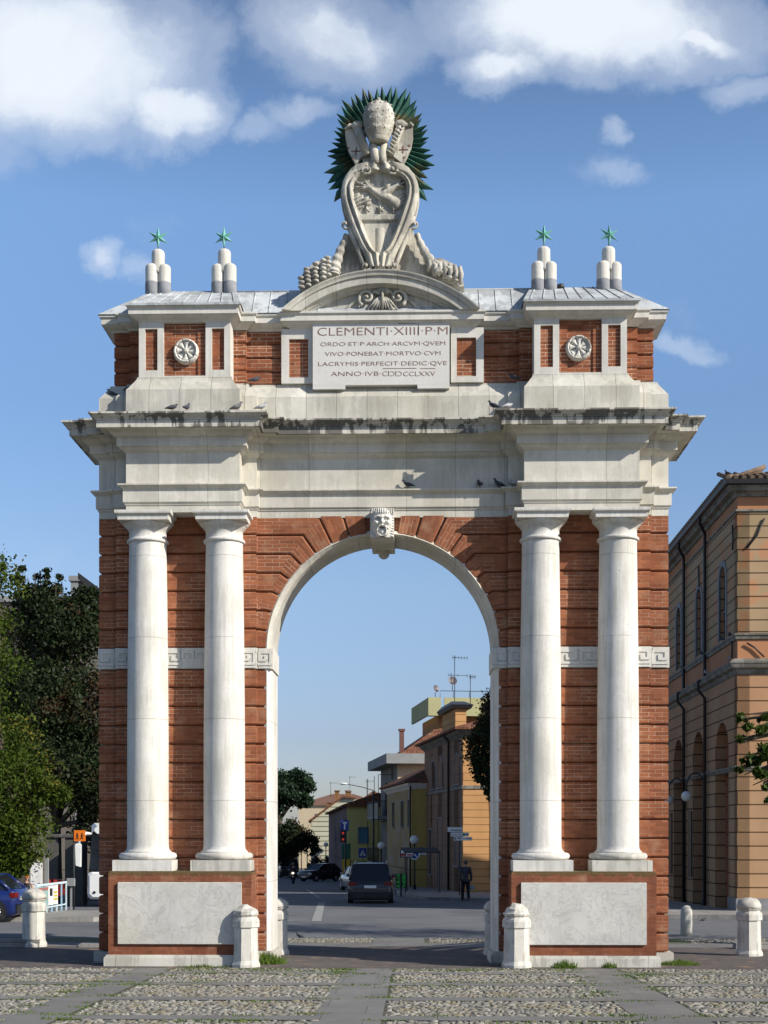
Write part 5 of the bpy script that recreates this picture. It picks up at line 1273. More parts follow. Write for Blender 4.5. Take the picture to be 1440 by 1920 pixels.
pigeon(0, 0, 0, R(100), 'pale pigeon on the lower cornice of the right building near the first downpipe', M_pigw, 1, pos=(bx - .1, by + 4.2, 7.78), sc=1.2)
x, y = deep(562, 29.4); pigeon(0, 0, 0, R(160), 'pigeon walking on the cobbles behind the arch at left', None, 1, pos=(x, y, gz(y) + .01))
x, y = deep(1319, 37.5); pigeon(0, 0, 0, R(20), 'pigeon on the road at the right beyond the round post', None, .8, pos=(x, y, gz(y) + .01))

# ---------------- street lamps and signs
def lamp(x, y, h, r, label, arms=((0, 0),), pole=.05):
    z = gz(y); t = thing('street_lamp', label, 'street lamp', (x, y, z), group='globe street lamps')
    p = MB(); p.lathe([(pole * 2, 0), (pole * 2, .3), (pole * 1.2, .4), (pole, h * .6), (pole * .8, h)], n=12)
    for ax_, drop in arms:
        if ax_: p.tube([(0, 0, h - .3)] + [(ax_ * (1 - cos(pi * k / 8)) / 2, 0, h - .3 + .45 * sin(pi * k / 8) + (.0)) for k in range(1, 9)] + [(ax_, 0, h - .5)], .03, 6)
    build('pole', p, M_iron, t)
    for ax_, drop in arms:
        zc_ = h - .5 - r if ax_ else h + r * .9
        gl = MB().ball((ax_, 0, zc_), r, 20, 12); build('globe', gl, M_globe, t, uv=False)
        build('collar', MB().lathe([(r * .4, zc_ + (r * .9 if ax_ else -r * 1.0)), (r * .3, zc_ + (r * 1.1 if ax_ else -r * 1.2))], (ax_, 0, 0), 10), M_iron, t)
    return t
x, y = deep(1320, 48); zt = zat(1493, 48); lamp(x, y, zt - gz(y) + .69, .19, 'arched lamp post with white globe before the right building', ((-.62, 0),))
x, y = deep(1283, 52); zt = zat(1500, 52); lamp(x, y, zt - gz(y) + .69, .19, 'second arched lamp half hidden behind the right edge of the arch', ((-.60, 0),))
for px, py, D, r, lab in ((715, 1585, 88, .25, 'globe lamp above the rear window of the dark estate car'), (777, 1574, 74, .25, 'large globe lamp over the round no parking sign'), (565, 1584, 150, .24, 'leftmost of the far globe lamps on the street bend'), (576, 1584, 150, .24, 'second from the left of the far globe lamps'), (589, 1585, 145, .22, 'faint globe lamp before the striped house'), (611, 1583, 140, .25, 'globe lamp at the corner of the mauve wall')):
    x, y = deep(px, D); lamp(x, y, zat(py, D) - gz(y) - r, r, lab)
M_bl = plain('sign_blue', (.02, .05, .28), .4); M_red = plain('sign_red', (.4, .02, .02), .4); M_or = plain('sign_orange', (.70, .17, .01), .5); M_blk = plain('sign_black', (.01, .01, .01), .5); M_grn = plain('green_led', (.03, .30, .06), .5, emit=(.05, .8, .12), es=.05); M_rl = plain('red_lamp', (.5, .02, .01), .4, emit=(1, .08, .03), es=.25)
M_yel = plain('banner_yellow', (.5, .36, .01), .6)
def signpost(px, D, ztop, label, cat, name='road_sign', r=.03):
    x, y = deep(px, D); t = thing(name, label, cat, (x, y, gz(y)), YAW); build('pole', MB().tube([(0, .04, 0), (0, .04, ztop - gz(y))], r, 8), M_iron, t); return t, -gz(y)
def disc(r, z, y0, y1, n=28, x=0): return MB().prism([(x + r * cos(2 * pi * i / n), z + r * sin(2 * pi * i / n)) for i in range(n)], y0, y1)
t, o = signpost(777, 73.5, zat(1588, 73.5), 'round blue no parking sign with pale rim below the globe lamp', 'road sign'); z = zat(1602, 73.5) + o
P_ = build('sign_face', disc(.29, z, -.02, .0), M_white, t); build('blue_disc', disc(.23, z, -.03, -.02), M_bl, P_)
b_ = MB().box(-.24, .24, -.036, -.03, -.03, .03); b_.xf(Matrix.Translation((0, 0, z)) @ Matrix.Rotation(R(45), 4, 'Y')); build('slash', b_, M_white, P_)
t, o = signpost(648, 86, zat(1535, 86), 'tall post with blue dead end sign and red signal lights', 'traffic light', 'traffic_light', .06)
z = zat(1548, 86) + o; P_ = build('dead_end_sign', MB().box(-.32, .2, -.04, .0, z - .35, z + .35), M_bl, t); build('white_t', MB().box(-.11, -.01, -.05, -.04, z - .25, z + .22), M_white, P_); build('red_bar', MB().box(-.2, .08, -.052, -.041, z + .14, z + .24), M_white, P_)
z = zat(1568, 86) + o; P_ = build('signal_box', MB().box(-.34, .02, -.12, .0, z - .40, z + .38), M_blk, t)
for dz in (.2, -.2): build('red_lens', disc(.075, z + dz, -.15, -.12, x=-.16), M_rl, P_)
t, o = signpost(680, 98, zat(1592, 98), 'blue square pedestrian crossing sign before the lemon house', 'road sign'); z = zat(1599, 98) + o
P_ = build('sign_face', MB().box(-.30, .30, -.03, 0, z - .35, z + .35), M_bl, t)
build('white_triangle', MB().prism([(-.22, z - .2), (.22, z - .2), (0, z + .2)], -.04, -.03), M_white, P_); build('walker', MB().box(-.03, .03, -.05, -.04, z - .15, z + .05).box(-.08, .08, -.05, -.04, z - .17, z - .12), M_blk, P_)
t, o = signpost(862, 61.5, zat(1548, 61.5), 'post with three white direction boards before the apricot house', 'direction sign')
for (a, b, y0, y1, nm) in ((839, 867, 1551, 1560, 0), (845, 879, 1561, 1568.5, 1), (851, 885, 1569.5, 1576, 2)):
    xa = (a - 862) / F * 61.5; xb = (b - 862) / F * 61.5; za_, zb__ = zat(y1, 61.5) + o, zat(y0, 61.5) + o; P_ = build('direction_board', MB().box(xa, xb, -.04, -.01, za_, zb__), M_white, t); L = MB(); h = zb__ - za_
    def blk(u0, u1, v0, v1): L.box(xa + (xb - xa) * u0, xa + (xb - xa) * u1, -.045, -.04, za_ + h * v0, za_ + h * v1)
    if nm == 0:
        for k in range(8): blk(.25 + .085 * k, .25 + .085 * k + .055, .25, .48)
    elif nm == 1: 
        blk(.82, .98, .45, .55); blk(.88, .92, .25, .75)
        for k in range(7): blk(.1 + .08 * k, .1 + .08 * k + .05, .5, .62)
    else:
        blk(.04, .18, .44, .56); blk(.05, .09, .25, .75); blk(.24, .36, .4, .75)
        for k in range(4): blk(.66 + .08 * k, .66 + .08 * k + .05, .5, .7)
    build('lettering', L, M_blk, P_)
    if nm == 1: build('green_square', MB().box(xa + (xb - xa) * .68, xa + (xb - xa) * .78, -.046, -.04, za_ + h * .15, za_ + h * .85), plain('sign_green', (.02, .2, .06), .5), P_)
x, y = deep(752, 64); t = thing('led_display', 'pair of green lit vertical display panels beside the dark estate car', 'display', (x, y, gz(y)), YAW)
build('casing', MB().box(-.26, .26, .02, .1, .42, 1.1).box(-.04, .04, .03, .09, 0, .42), M_blk, t); L = MB(); rs = random.Random(4)
for c in (-.21, .05):
    for j in range(10):
        for i in range(3):
            if rs.random() < .72: L.box(c + i * .055, c + i * .055 + .042, 0, .02, .45 + j * .063, .45 + j * .063 + .05)
build('green_leds', L, M_grn, t)
t, o = signpost(763, 70, zat(1592, 70), 'dark framed white advertising board on a post left of the globe lamp', 'sign', 'advertising_board'); z = zat(1600, 70) + o
P_ = build('board', MB().box(-.36, .36, -.05, 0, z - .22, z + .2), M_blk, t); build('poster', MB().box(-.32, .32, -.06, -.05, z - .16, z + .16), M_white, P_); build('poster_print', MB().box(-.32, -.1, -.066, -.06, z - .14, z + .0).box(.0, .3, -.066, -.06, z - .12, z - .04), M_red, P_)
# banners and awnings on the mauve wall
x, y = deep(664, 96); t = thing('market_banner', 'hanging banner with green top and yellow bottom by the traffic light', 'banner', (x, y, gz(y)), YAW)
build('green_cloth', MB().box(-.9, -.3, 0, .05, 1.8, 2.9), plain('banner_green', (.02, .12, .07), .7), t); build('yellow_cloth', MB().box(-.85, -.3, 0, .05, .75, 1.8), M_yel, t); build('banner_pole', MB().tube([(-.3, .03, 0), (-.3, .03, 3)], .04, 6), M_iron, t)
# overhead street light on the left of the street
x, y = deep(700, 92); t = thing('arm_street_light', 'street light on a long sloping arm above the lemon house roof', 'street lamp', (x, y, gz(y)), YAW)
zz = zat(1482, 92) - gz(y); kx_ = 92 / F
build('arm', MB().tube([(0, 0, 0), (0, 0, zz)], .06, 8).tube([(0, 0, zz), (-20 * kx_, 0, zz + 6 * kx_), (-50 * kx_, 0, zz + 12 * kx_)], [.035, .03, .025], 6), M_iron, t)
build('lamp_head', MB().ball((-56 * kx_, 0, zz + 12.5 * kx_), (.28, .14, .08)), M_globe, t, uv=False)

# ---------------- people
def remesh(mb, vox=.012):
    me = bpy.data.meshes.new('tmp'); me.from_pydata(mb.v, [], mb.f); ob = bpy.data.objects.new('tmp', me); COL.objects.link(ob)
    md = ob.modifiers.new('r', 'REMESH'); md.mode = 'VOXEL'; md.voxel_size = vox; sm_ = ob.modifiers.new('s', 'SMOOTH'); sm_.iterations = 3; sm_.factor = .5
    dg = bpy.context.evaluated_depsgraph_get(); dg.update(); r = bpy.data.meshes.new_from_object(ob.evaluated_get(dg)); bpy.data.objects.remove(ob); bpy.data.meshes.remove(me)
    r.polygons.foreach_set('use_smooth', np.ones(len(r.polygons), bool)); return r
def skinobj(name, mb, mat, parent, vox=.012):
    me = remesh(mb, vox); me.materials.clear(); me.materials.append(mat); me.name = name; return link(name, me, parent)
M_skin = plain('skin', (.42, .24, .17), .6); M_hair = plain('grey_hair', (.10, .09, .085), .8); M_jack = noisy('grey_jacket', (.055, .055, .065), (.075, .075, .085), 12); M_trou = noisy('dark_trousers', (.012, .012, .016), (.02, .02, .024), 12); M_shoe = plain('dark_shoes', (.015, .012, .01), .5); M_bag = plain('pale_bag', (.30, .34, .34), .5)
def walker():
    x, y = deep(873, 57); z = gz(y) ; t = thing('person', 'person in grey jacket and dark trousers walking away with a small bag', 'person', (x, y, z), R(8))
    b = MB(); rel = {}
    hips = (0, 0, .92)
    Lk, La = (-.10, .06, .50), (-.10, -.06, .09); Rk, Ra = (.10, -.10, .50), (.10, -.02, .09)
    Lk = (-.10, .13, .50); La = (-.10, .20, .09); Rk = (.10, -.02, .48); Ra = (.10, -.20, .14)
    sh_ = [(-.165, .0, 1.40), (.165, .0, 1.40)]; el = [(-.225, -.05, 1.13), (.235, .0, 1.12)]; wr = [(-.21, .05, .88), (.25, .08, .86)]
    def torso(m, k=1.0): m.tube([(0, 0, .86), (0, 0, 1.0), (0, .0, 1.2), (0, -.02, 1.36), (0, 0, 1.45)], [(.17 * k, .11 * k), (.165 * k, .11 * k), (.185 * k, .12 * k), (.20 * k, .11 * k), (.10 * k, .08 * k)][0:5], 16)
    torso(b)
    b.tube([(0, 0, 1.40), (0, .02, 1.52)], [.065, .055], 12); b.ball((0, .03, 1.62), (.078, .095, .115), 16, 12); b.tube([(0, .11, 1.62), (0, .145, 1.60)], [.018, .012], 6)
    for s in (1, -1): b.ball((s * .078, .02, 1.615), (.012, .022, .032), 8, 6)
    for (h, k_, a_) in (((-.09, 0, .90), Lk, La), ((.09, 0, .90), Rk, Ra)):
        b.tube([h, k_, a_], [.085, .055, .04], 12); b.tube([a_, (a_[0], a_[1] + .02, a_[2] - .05), (a_[0], a_[1] + .17, a_[2] - .06)], [.04, .045, .03], 10)
    for i in (0, 1):
        b.tube([sh_[i], el[i], wr[i]], [.055, .042, .028], 12); w_ = Vector(wr[i]); b.tube([tuple(w_), tuple(w_ + Vector((0, .01, -.08)))], [(.035, .02), (.04, .018)], 10)
        for f in range(4): b.tube([tuple(w_ + Vector((0, -.03 + .02 * f, -.07))), tuple(w_ + Vector((0, -.03 + .02 * f + .005, -.12))), tuple(w_ + Vector((-.015, -.03 + .02 * f + .01, -.155 + .008 * abs(f - 1))))], [.010, .0095, .008], 6)
        b.tube([tuple(w_ + Vector((0, .03, -.03))), tuple(w_ + Vector((0, .055, -.075)))], [.012, .009], 6)
    B_ = skinobj('body', b, M_skin, t, .010)
    j = MB(); torso(j, 1.12); j.tube([(0, 0, .84), (0, 0, .95)], [(.20, .14), (.19, .13)], 16)
    for i in (0, 1): j.tube([sh_[i], el[i], wr[i]], [.075, .060, .048], 12); j.ball(sh_[i], .075)
    skinobj('jacket', j, M_jack, t, .014)
    r_ = MB()
    for (h, k_, a_) in (((-.09, 0, .92), Lk, La), ((.09, 0, .92), Rk, Ra)): r_.tube([h, k_, a_], [.105, .075, .065], 12)
    skinobj('trousers', r_, M_trou, t, .014)
    s_ = MB()
    for a_ in (La, Ra): s_.tube([(a_[0], a_[1] - .05, a_[2] - .045), (a_[0], a_[1] + .06, a_[2] - .045), (a_[0], a_[1] + .18, a_[2] - .05)], [.04, .05, .035], 10)
    skinobj('shoes', s_, M_shoe, t, .012)
    h_ = MB(); h_.ball((0, .005, 1.655), (.088, .098, .098), 14, 10); skinobj('hair', h_, M_hair, t, .012)
    bg_ = thing('shoulder_bag', 'small pale bag carried in the right hand of the walking person', 'bag', (x + .27, y + .10, z + .47), R(8))
    build('pouch', MB().rings([[(-.10, -.05, 0), (.10, -.05, 0), (.10, .05, 0), (-.10, .05, 0)], [(-.12, -.06, .10), (.12, -.06, .10), (.12, .06, .10), (-.12, .06, .10)], [(-.09, -.03, .19), (.09, -.03, .19), (.09, .03, .19), (-.09, .03, .19)]]), M_bag, bg_); build('handle', MB().tube([(-.07, 0, .18), (-.05, 0, .26), (.05, 0, .26), (.07, 0, .18)], .01, 6), M_bag, bg_)
walker()
# small seated child behind the blue car
x, y = deep(50, 43); t = thing('person', 'person in an orange cap standing half hidden behind the blue car', 'person', (x, y, gz(y)), R(200))
b = MB(); k = .72
b.tube([(0, 0, .86 * k), (0, 0, 1.2 * k), (0, 0, 1.38 * k), (0, 0, 1.45 * k)], [(.16 * k, .11 * k), (.18 * k, .12 * k), (.19 * k, .11 * k), (.1 * k, .08 * k)], 14); b.tube([(0, 0, 1.4 * k), (0, 0, 1.54 * k)], .055 * k, 10); b.ball((0, .01, 1.63 * k), (.085 * k, .10 * k, .12 * k)); b.tube([(0, .1 * k, 1.63 * k), (0, .13 * k, 1.6 * k)], [.02 * k, .012 * k], 6)
for s in (1, -1):
    b.tube([(s * .2 * k, 0, 1.38 * k), (s * .26 * k, .02, 1.1 * k), (s * .25 * k, .1 * k, .86 * k)], [.05 * k, .04 * k, .03 * k], 10); b.tube([(s * .09 * k, 0, .9 * k), (s * .1 * k, 0, .5 * k), (s * .1 * k, 0, .08 * k)], [.085 * k, .055 * k, .04 * k], 10); b.tube([(s * .1 * k, 0, .05 * k), (s * .1 * k, .15 * k, .03 * k)], [.045 * k, .03 * k], 8)
    for f in range(4): b.tube([(s * .25 * k + (f - 1.5) * .016, .1 * k, .85 * k), (s * .25 * k + (f - 1.5) * .017, .12 * k, .77 * k)], [.009, .007], 6)
    b.tube([(s * .23 * k, .12 * k, .85 * k), (s * .21 * k, .15 * k, .80 * k)], .008, 6)
skinobj('body', b, M_skin, t, .010); c = MB(); c.tube([(0, 0, .8 * k), (0, 0, 1.2 * k), (0, 0, 1.4 * k)], [(.2 * k, .14 * k), (.2 * k, .14 * k), (.2 * k, .12 * k)], 14); skinobj('coat', c, M_trou, t, .012); skinobj('cap', MB().ball((0, 0, 1.68 * k), (.1 * k, .11 * k, .09 * k)).tube([(0, .05 * k, 1.68 * k), (0, .18 * k, 1.66 * k)], [(.08 * k, .012), (.06 * k, .01)], 10), M_or, t, .010)

# ---------------- vehicles
M_tyre = plain('tyre', (.012, .012, .013), .8); M_rim = plain('alloy', (.55, .56, .58), .3, metal=.7); M_tail = plain('tail_light', (.16, .008, .008), .2); M_head = plain('head_light', (.6, .6, .6), .15)
def vehicle(name, label, cat, px, D, rz, L, Wd, H, paint, belt=.92, hood=.88, cb=(-.48, .22), ct=(-.36, .06), r=.31, xw=(-.31, .31), plate=None, roofrail=False, bonnet=True, z=None, group=None, spokes=7):
    x, y = deep(px, D) if not isinstance(px, tuple) else px; t = thing(name, label, cat, (x, y, gz(y) - .005 if z is None else z), rz, group)
    hw_ = Wd / 2; X = lambda f: f * L; st = []
    tab = [(-.50, .62, .86, .40), (-.495, .97, .92, .25), (-.46, 1.0, .97, .18), (-.2, 1.0, 1.0, .17), (.2, 1.0, 1.0, .17), (.38, 1.0, .98, .18), (.47, .93, .90, .22), (.50, .72, .80, .36)]
    rg = []
    for f, zt, wf, zb_ in tab:
        top = belt if f < cb[1] - .02 else (belt + (hood - belt) * min(1, (f - cb[1] + .02) / .25)); top = top * zt if f > .3 or f < -.49 else top
        w = hw_ * wf; rg.append([(X(f), -w * .86, zb_), (X(f), -w, zb_ + .12), (X(f), -w, top * .72), (X(f), -w * .96, top * .95), (X(f), -w * .86, top), (X(f), w * .86, top), (X(f), w * .96, top * .95), (X(f), w, top * .72), (X(f), w, zb_ + .12), (X(f), w * .86, zb_)])
    b = MB().rings(rg, True, True, True)
    # roof and pillars
    zr = H; wr_ = hw_ * .76; wb = hw_ * .90
    rf_ = [[(X(ct[0]) - .03, -wr_, zr - .05), (X(ct[0]), -wr_ * .7, zr - .01), (X(ct[0]), wr_ * .7, zr - .01), (X(ct[0]) - .03, wr_, zr - .05)], [((X(ct[0]) + X(ct[1])) / 2, -wr_ * 1.02, zr - .03), ((X(ct[0]) + X(ct[1])) / 2, -wr_ * .7, zr), ((X(ct[0]) + X(ct[1])) / 2, wr_ * .7, zr), ((X(ct[0]) + X(ct[1])) / 2, wr_ * 1.02, zr - .03)], [(X(ct[1]), -wr_, zr - .08), (X(ct[1]), -wr_ * .7, zr - .05), (X(ct[1]), wr_ * .7, zr - .05), (X(ct[1]), wr_, zr - .08)]]
    b.rings(rf_, True, True, True)
    for s in (1, -1):
        for (f0, f1, w_) in ((cb[0], ct[0], .05), (cb[1], ct[1], .035), ((cb[0] + cb[1]) / 2 + .02, (ct[0] + ct[1]) / 2 + .03, .03), (cb[0] * .62, ct[0] * .62, .045)):
            b.tube([(X(f0), s * wb, belt - .02), (X(f1), s * wr_, zr - .06)], w_, 6)
    body = build('body', b, paint, t, uv=False)
    gb = [(X(cb[0]) + .01, -wb, belt - .02), (X(cb[1]), -wb, belt - .02), (X(cb[1]), wb, belt - .02), (X(cb[0]) + .01, wb, belt - .02)]; gt = [(X(ct[0]), -wr_, zr - .045), (X(ct[1]) - .02, -wr_, zr - .07), (X(ct[1]) - .02, wr_, zr - .07), (X(ct[0]), wr_, zr - .045)]
    build('windows', MB().rings([gb, gt]), M_glass, t, uv=False)
    for f in xw:
        for s in (1, -1):
            wbm = MB().lathe([(r * .6, -.11), (r * .95, -.11), (r, -.08), (r, .08), (r * .95, .10), (r * .66, .11)], n=24); wbm.xf(Matrix.Translation((X(f), s * (hw_ - .10), r)) @ Matrix.Rotation(-s * pi / 2, 4, 'X')); wh = build('wheel', wbm, M_tyre, t, uv=False)
            rm_ = MB().lathe([(r * .68, .0), (r * .68, .105), (r * .60, .11), (r * .60, .07), (.01, .07)], n=24)
            for q in range(spokes):
                a = 2 * pi * q / spokes; rm_.tube([(.02 * cos(a), .02 * sin(a), .11), (r * .62 * cos(a), r * .62 * sin(a), .105)], [.035, .028], 6)
            rm_.xf(Matrix.Translation((X(f), s * (hw_ - .10), r)) @ Matrix.Rotation(-s * pi / 2, 4, 'X')); build('rim', rm_, M_rim, wh, uv=False)
            ar = MB().prism([(X(f) + (r + .055) * cos(a), r + (r + .055) * sin(a)) for a in [R(-10 + 200 * i / 16) for i in range(17)]], -.012, .004); ar.xf(Matrix.Translation((0, s * hw_, 0))); build('wheel_arch', ar, M_blackp, t, uv=False)
    for s in (1, -1):
        a0, a1 = sorted((s * hw_ * .60, s * hw_ * .97)); build('tail_light', MB().box(X(-.502) - .01, X(-.465), a0, a1, belt * .76, belt * .90), M_tail, t)
        build('headlight', MB().box(X(.455), X(.497), a0, a1, hood * .62, hood * .82), M_head, t)
        build('mirror', MB().ball((X(cb[1]) - .12, s * (hw_ + .07), belt + .06), (.06, .08, .06), 10, 7), paint, t, uv=False)
    build('rear_bumper', MB().box(X(-.512), X(-.47), -hw_ * .82, hw_ * .82, .26, .50), M_blackp, t)
    build('number_plate', MB().box(X(-.506) - .012, X(-.50), -.24, .24, belt * .66, belt * .66 + .11), M_white, t)
    build('front_plate', MB().box(X(.50), X(.506), -.24, .24, .34, .45), M_white, t)
    if roofrail:
        for s in (1, -1): build('roof_rail', MB().tube([(X(ct[0]) + .1, s * wr_ * .9, zr + .0), (X(ct[0]) + .2, s * wr_ * .9, zr + .05), (X(ct[1]) - .3, s * wr_ * .9, zr + .04), (X(ct[1]) - .15, s * wr_ * .9, zr - .03)], .018, 6), M_rim, t)
    return t
def paint(name, c): return plain(name, c, .28, coat=.6, var=.03)
vehicle('estate_car', 'dark estate car driving away behind the arch with red tail lights', 'car', 696, 56, R(90 + 1), 4.5, 1.84, 1.66, paint('dark_grey_paint', (.028, .030, .036)), belt=1.02, hood=.95, cb=(-.49, .24), ct=(-.44, .10), r=.34, roofrail=True)
vehicle('small_hatchback', 'black small rounded hatchback approaching in the street beyond the scooter', 'car', 599, 110, R(-90 - 42), 3.55, 1.63, 1.47, paint('black_paint', (.015, .016, .02)), belt=.95, hood=.92, cb=(-.48, .26), ct=(-.32, .06), r=.29)
vehicle('blue_hatchback', 'deep blue hatchback at the far left edge under the lime tree', 'car', (deep(43, 38.2)[0] - 1.97, deep(48, 38.2)[1]), 38, R(180), 3.95, 1.68, 1.38, paint('blue_paint', (.006, .016, .10)), belt=.95, hood=.90, cb=(-.46, .25), ct=(-.34, .05), r=.31, xw=(-.355, .31), spokes=14)
vehicle('parked_car', 'silver blue car parked behind the dark estate car', 'car', 700, 84, R(90 + 14), 4.1, 1.7, 1.46, paint('silver_paint', (.25, .29, .36)))
vehicle('parked_car', 'pale car partly hidden left of the dark estate car roof', 'car', 675, 76, R(90 + 14), 4.1, 1.7, 1.46, paint('pale_paint', (.35, .37, .42)))
vehicle('parked_van', 'dark van parked at the far left bend of the street', 'van', 540, 135, R(100), 4.6, 1.9, 1.9, paint('green_black_paint', (.02, .03, .03)), belt=1.2, hood=1.1, cb=(-.49, .36), ct=(-.47, .25))
# bus
bxw, byw = deep(163, 49.5); t = thing('white_bus', 'white coach partly hidden behind the left edge of the arch', 'bus', (bxw, byw, gz(byw)), R(1.4))
M_busw = paint('bus_white', (.72, .73, .72))
def rr2(w0, w1, y, z0, z1, k): return [(w0 + k, y, z0), (w1 - k, y, z0), (w1, y, z0 + k), (w1, y, z1 - k), (w1 - k, y, z1), (w0 + k, y, z1), (w0, y, z1 - k), (w0, y, z0 + k)]
bd = MB(); bd.rings([rr2(.10, 2.4, 0, .38, 1.25, .12), rr2(.02, 2.48, .08, .30, 1.32, .1), rr2(0, 2.5, .25, .28, 1.36, .1), rr2(0, 2.5, 10.5, .28, 1.36, .1)]); bd.rings([rr2(.25, 2.25, .15, 2.72, 3.0, .1), rr2(.05, 2.45, .55, 2.62, 3.12, .1), rr2(0, 2.5, 10.5, 2.62, 3.15, .1)])
build('body', bd, M_busw, t); build('windscreen', MB().rings([rr2(.06, 2.44, .06, 1.30, 1.4, .03), rr2(.16, 2.34, .22, 2.70, 2.8, .03)]).box(.02, 2.48, .5, 10.4, 1.3, 2.66).rings([[(.06, .07, 1.3), (2.44, .07, 1.3), (2.44, .55, 1.3), (.06, .55, 1.3)], [(.14, .2, 2.75), (2.36, .2, 2.75), (2.36, .6, 2.75), (.14, .6, 2.75)]]), M_glass, t)
for u in (.16, .36, 2.1, 2.3): build('headlight', MB().lathe([(.07, 0), (.075, .02), (.05, .03), (.01, .035)], n=14).xf(Matrix.Translation((u, .04, .98)) @ Matrix.Rotation(pi / 2, 4, 'X')), M_blk, t)
build('fog_light', MB().lathe([(.05, 0), (.05, .03), (.01, .03)], n=12).xf(Matrix.Translation((.28, -.0, .55)) @ Matrix.Rotation(pi / 2, 4, 'X')), M_blk, t)
mr = MB().tube([(.12, .15, 2.72), (-.02, -.05, 2.74), (-.20, -.15, 2.60), (-.27, -.18, 2.35)], [.05, .06, .06, .05], 8); M2 = build('mirror_arm', mr, M_busw, t); build('mirror', MB().rings([[(-.36, -.25, 1.55), (-.20, -.25, 1.50), (-.18, -.1, 1.5), (-.32, -.1, 1.55)], [(-.38, -.26, 2.3), (-.18, -.26, 2.3), (-.17, -.1, 2.3), (-.36, -.1, 2.3)], [(-.35, -.25, 2.36), (-.2, -.25, 2.36), (-.2, -.12, 2.36), (-.34, -.12, 2.36)]]), M_busw, M2)
for yy in (2.4, 8.2):
    for s in (0, 1): build('wheel', MB().lathe([(.25, 0), (.5, 0), (.5, .28), (.25, .28)], n=22).xf(Matrix.Translation((.02 + s * 2.18, yy, .5)) @ Matrix.Rotation(pi / 2, 4, 'Y')), M_tyre, t)
# scooter and rider
x, y = deep(550, 98); t = thing('scooter', 'dark scooter with lit headlight coming down the street', 'scooter', (x, y, gz(y)), R(180 + 2))
for yy in (-.62, .62): build('wheel', MB().lathe([(.12, -.05), (.23, -.05), (.25, 0), (.23, .05), (.12, .05)], n=18).xf(Matrix.Translation((0, yy, .25)) @ Matrix.Rotation(pi / 2, 4, 'Y')), M_tyre, t)
build('body', MB().tube([(0, -.75, .62), (0, -.4, .62), (0, -.2, .35), (0, .25, .32), (0, .42, .6), (0, .48, .95)], [(.16, .10), (.19, .16), (.17, .08), (.17, .07), (.2, .08), (.12, .08)], 12).tube([(-.3, .40, 1.03), (0, .45, .98), (.3, .40, 1.03)], .022, 6), paint('scooter_paint', (.02, .02, .022)), t, uv=False)
build('headlight', MB().ball((0, .58, .80), (.09, .05, .07)), plain('lit_headlight', (.8, .8, .7), .3, emit=(1, .75, .45), es=2.5), t, uv=False); build('front_plate', MB().box(-.08, .08, .66, .68, .52, .60), M_white, t)
r_ = thing('person', 'helmeted rider in a dark jacket sitting on the scooter', 'person', (x, y, gz(y)), R(180 + 2)); b = MB()
b.tube([(0, -.30, .78), (0, -.27, 1.0), (0, -.18, 1.2), (0, -.16, 1.27)], [(.16, .13), (.17, .12), (.19, .11), (.09, .08)], 14); b.tube([(0, -.16, 1.22), (0, -.14, 1.34)], .05, 8); b.ball((0, -.12, 1.40), (.075, .09, .105))
for s in (1, -1):
    b.tube([(s * .19, -.18, 1.20), (s * .30, .05, 1.02), (s * .27, .34, 1.05)], [.05, .04, .028], 8); b.tube([(s * .09, -.3, .78), (s * .17, .12, .72), (s * .13, .10, .36)], [.085, .065, .045], 8); b.tube([(s * .13, .06, .33), (s * .13, .24, .31)], [.045, .035], 8)
    for f in range(4): b.tube([(s * (.24 + .02 * f), .36, 1.06), (s * (.24 + .02 * f), .41, 1.05), (s * (.24 + .02 * f), .41, 1.01)], .009, 5)
    b.tube([(s * .22, .34, 1.03), (s * .2, .38, 1.0)], .01, 5)
skinobj('body', b, M_skin, r_, .012); c = MB(); c.tube([(0, -.30, .76), (0, -.27, 1.0), (0, -.18, 1.22)], [(.2, .16), (.2, .14), (.21, .12)], 14)
for s in (1, -1): c.tube([(s * .19, -.18, 1.20), (s * .30, .05, 1.02), (s * .27, .32, 1.05)], [.07, .06, .04], 8); c.tube([(s * .09, -.3, .78), (s * .17, .12, .72), (s * .13, .10, .40)], [.10, .08, .06], 8)
skinobj('jacket', c, plain('navy_jacket', (.02, .022, .035), .7), r_, .014); skinobj('helmet', MB().ball((0, -.13, 1.43), (.115, .13, .125)), paint('helmet_dark', (.03, .03, .03)), r_, .012)
# parked scooter
x, y = deep(651, 90); t = thing('parked_scooter', 'scooter with white front shield parked by the traffic light post', 'scooter', (x, y, gz(y)), R(185))
for yy in (-.6, .6): build('wheel', MB().lathe([(.12, -.05), (.23, -.05), (.25, 0), (.23, .05), (.12, .05)], n=16).xf(Matrix.Translation((0, yy, .25)) @ Matrix.Rotation(pi / 2, 4, 'Y')), M_tyre, t)
build('body', MB().tube([(0, -.7, .65), (0, -.3, .6), (0, -.1, .33), (0, .25, .32), (0, .42, .6), (0, .46, .92)], [(.15, .1), (.17, .14), (.15, .07), (.15, .06), (.18, .07), (.1, .06)], 10).tube([(-.3, .38, 1.0), (0, .42, .96), (.3, .38, 1.0)], .02, 6), M_blackp, t, uv=False); build('shield', MB().ball((0, .5, 1.05), (.22, .04, .16)).ball((.18, .45, 1.25), (.05, .03, .05)), M_white, t, uv=False)

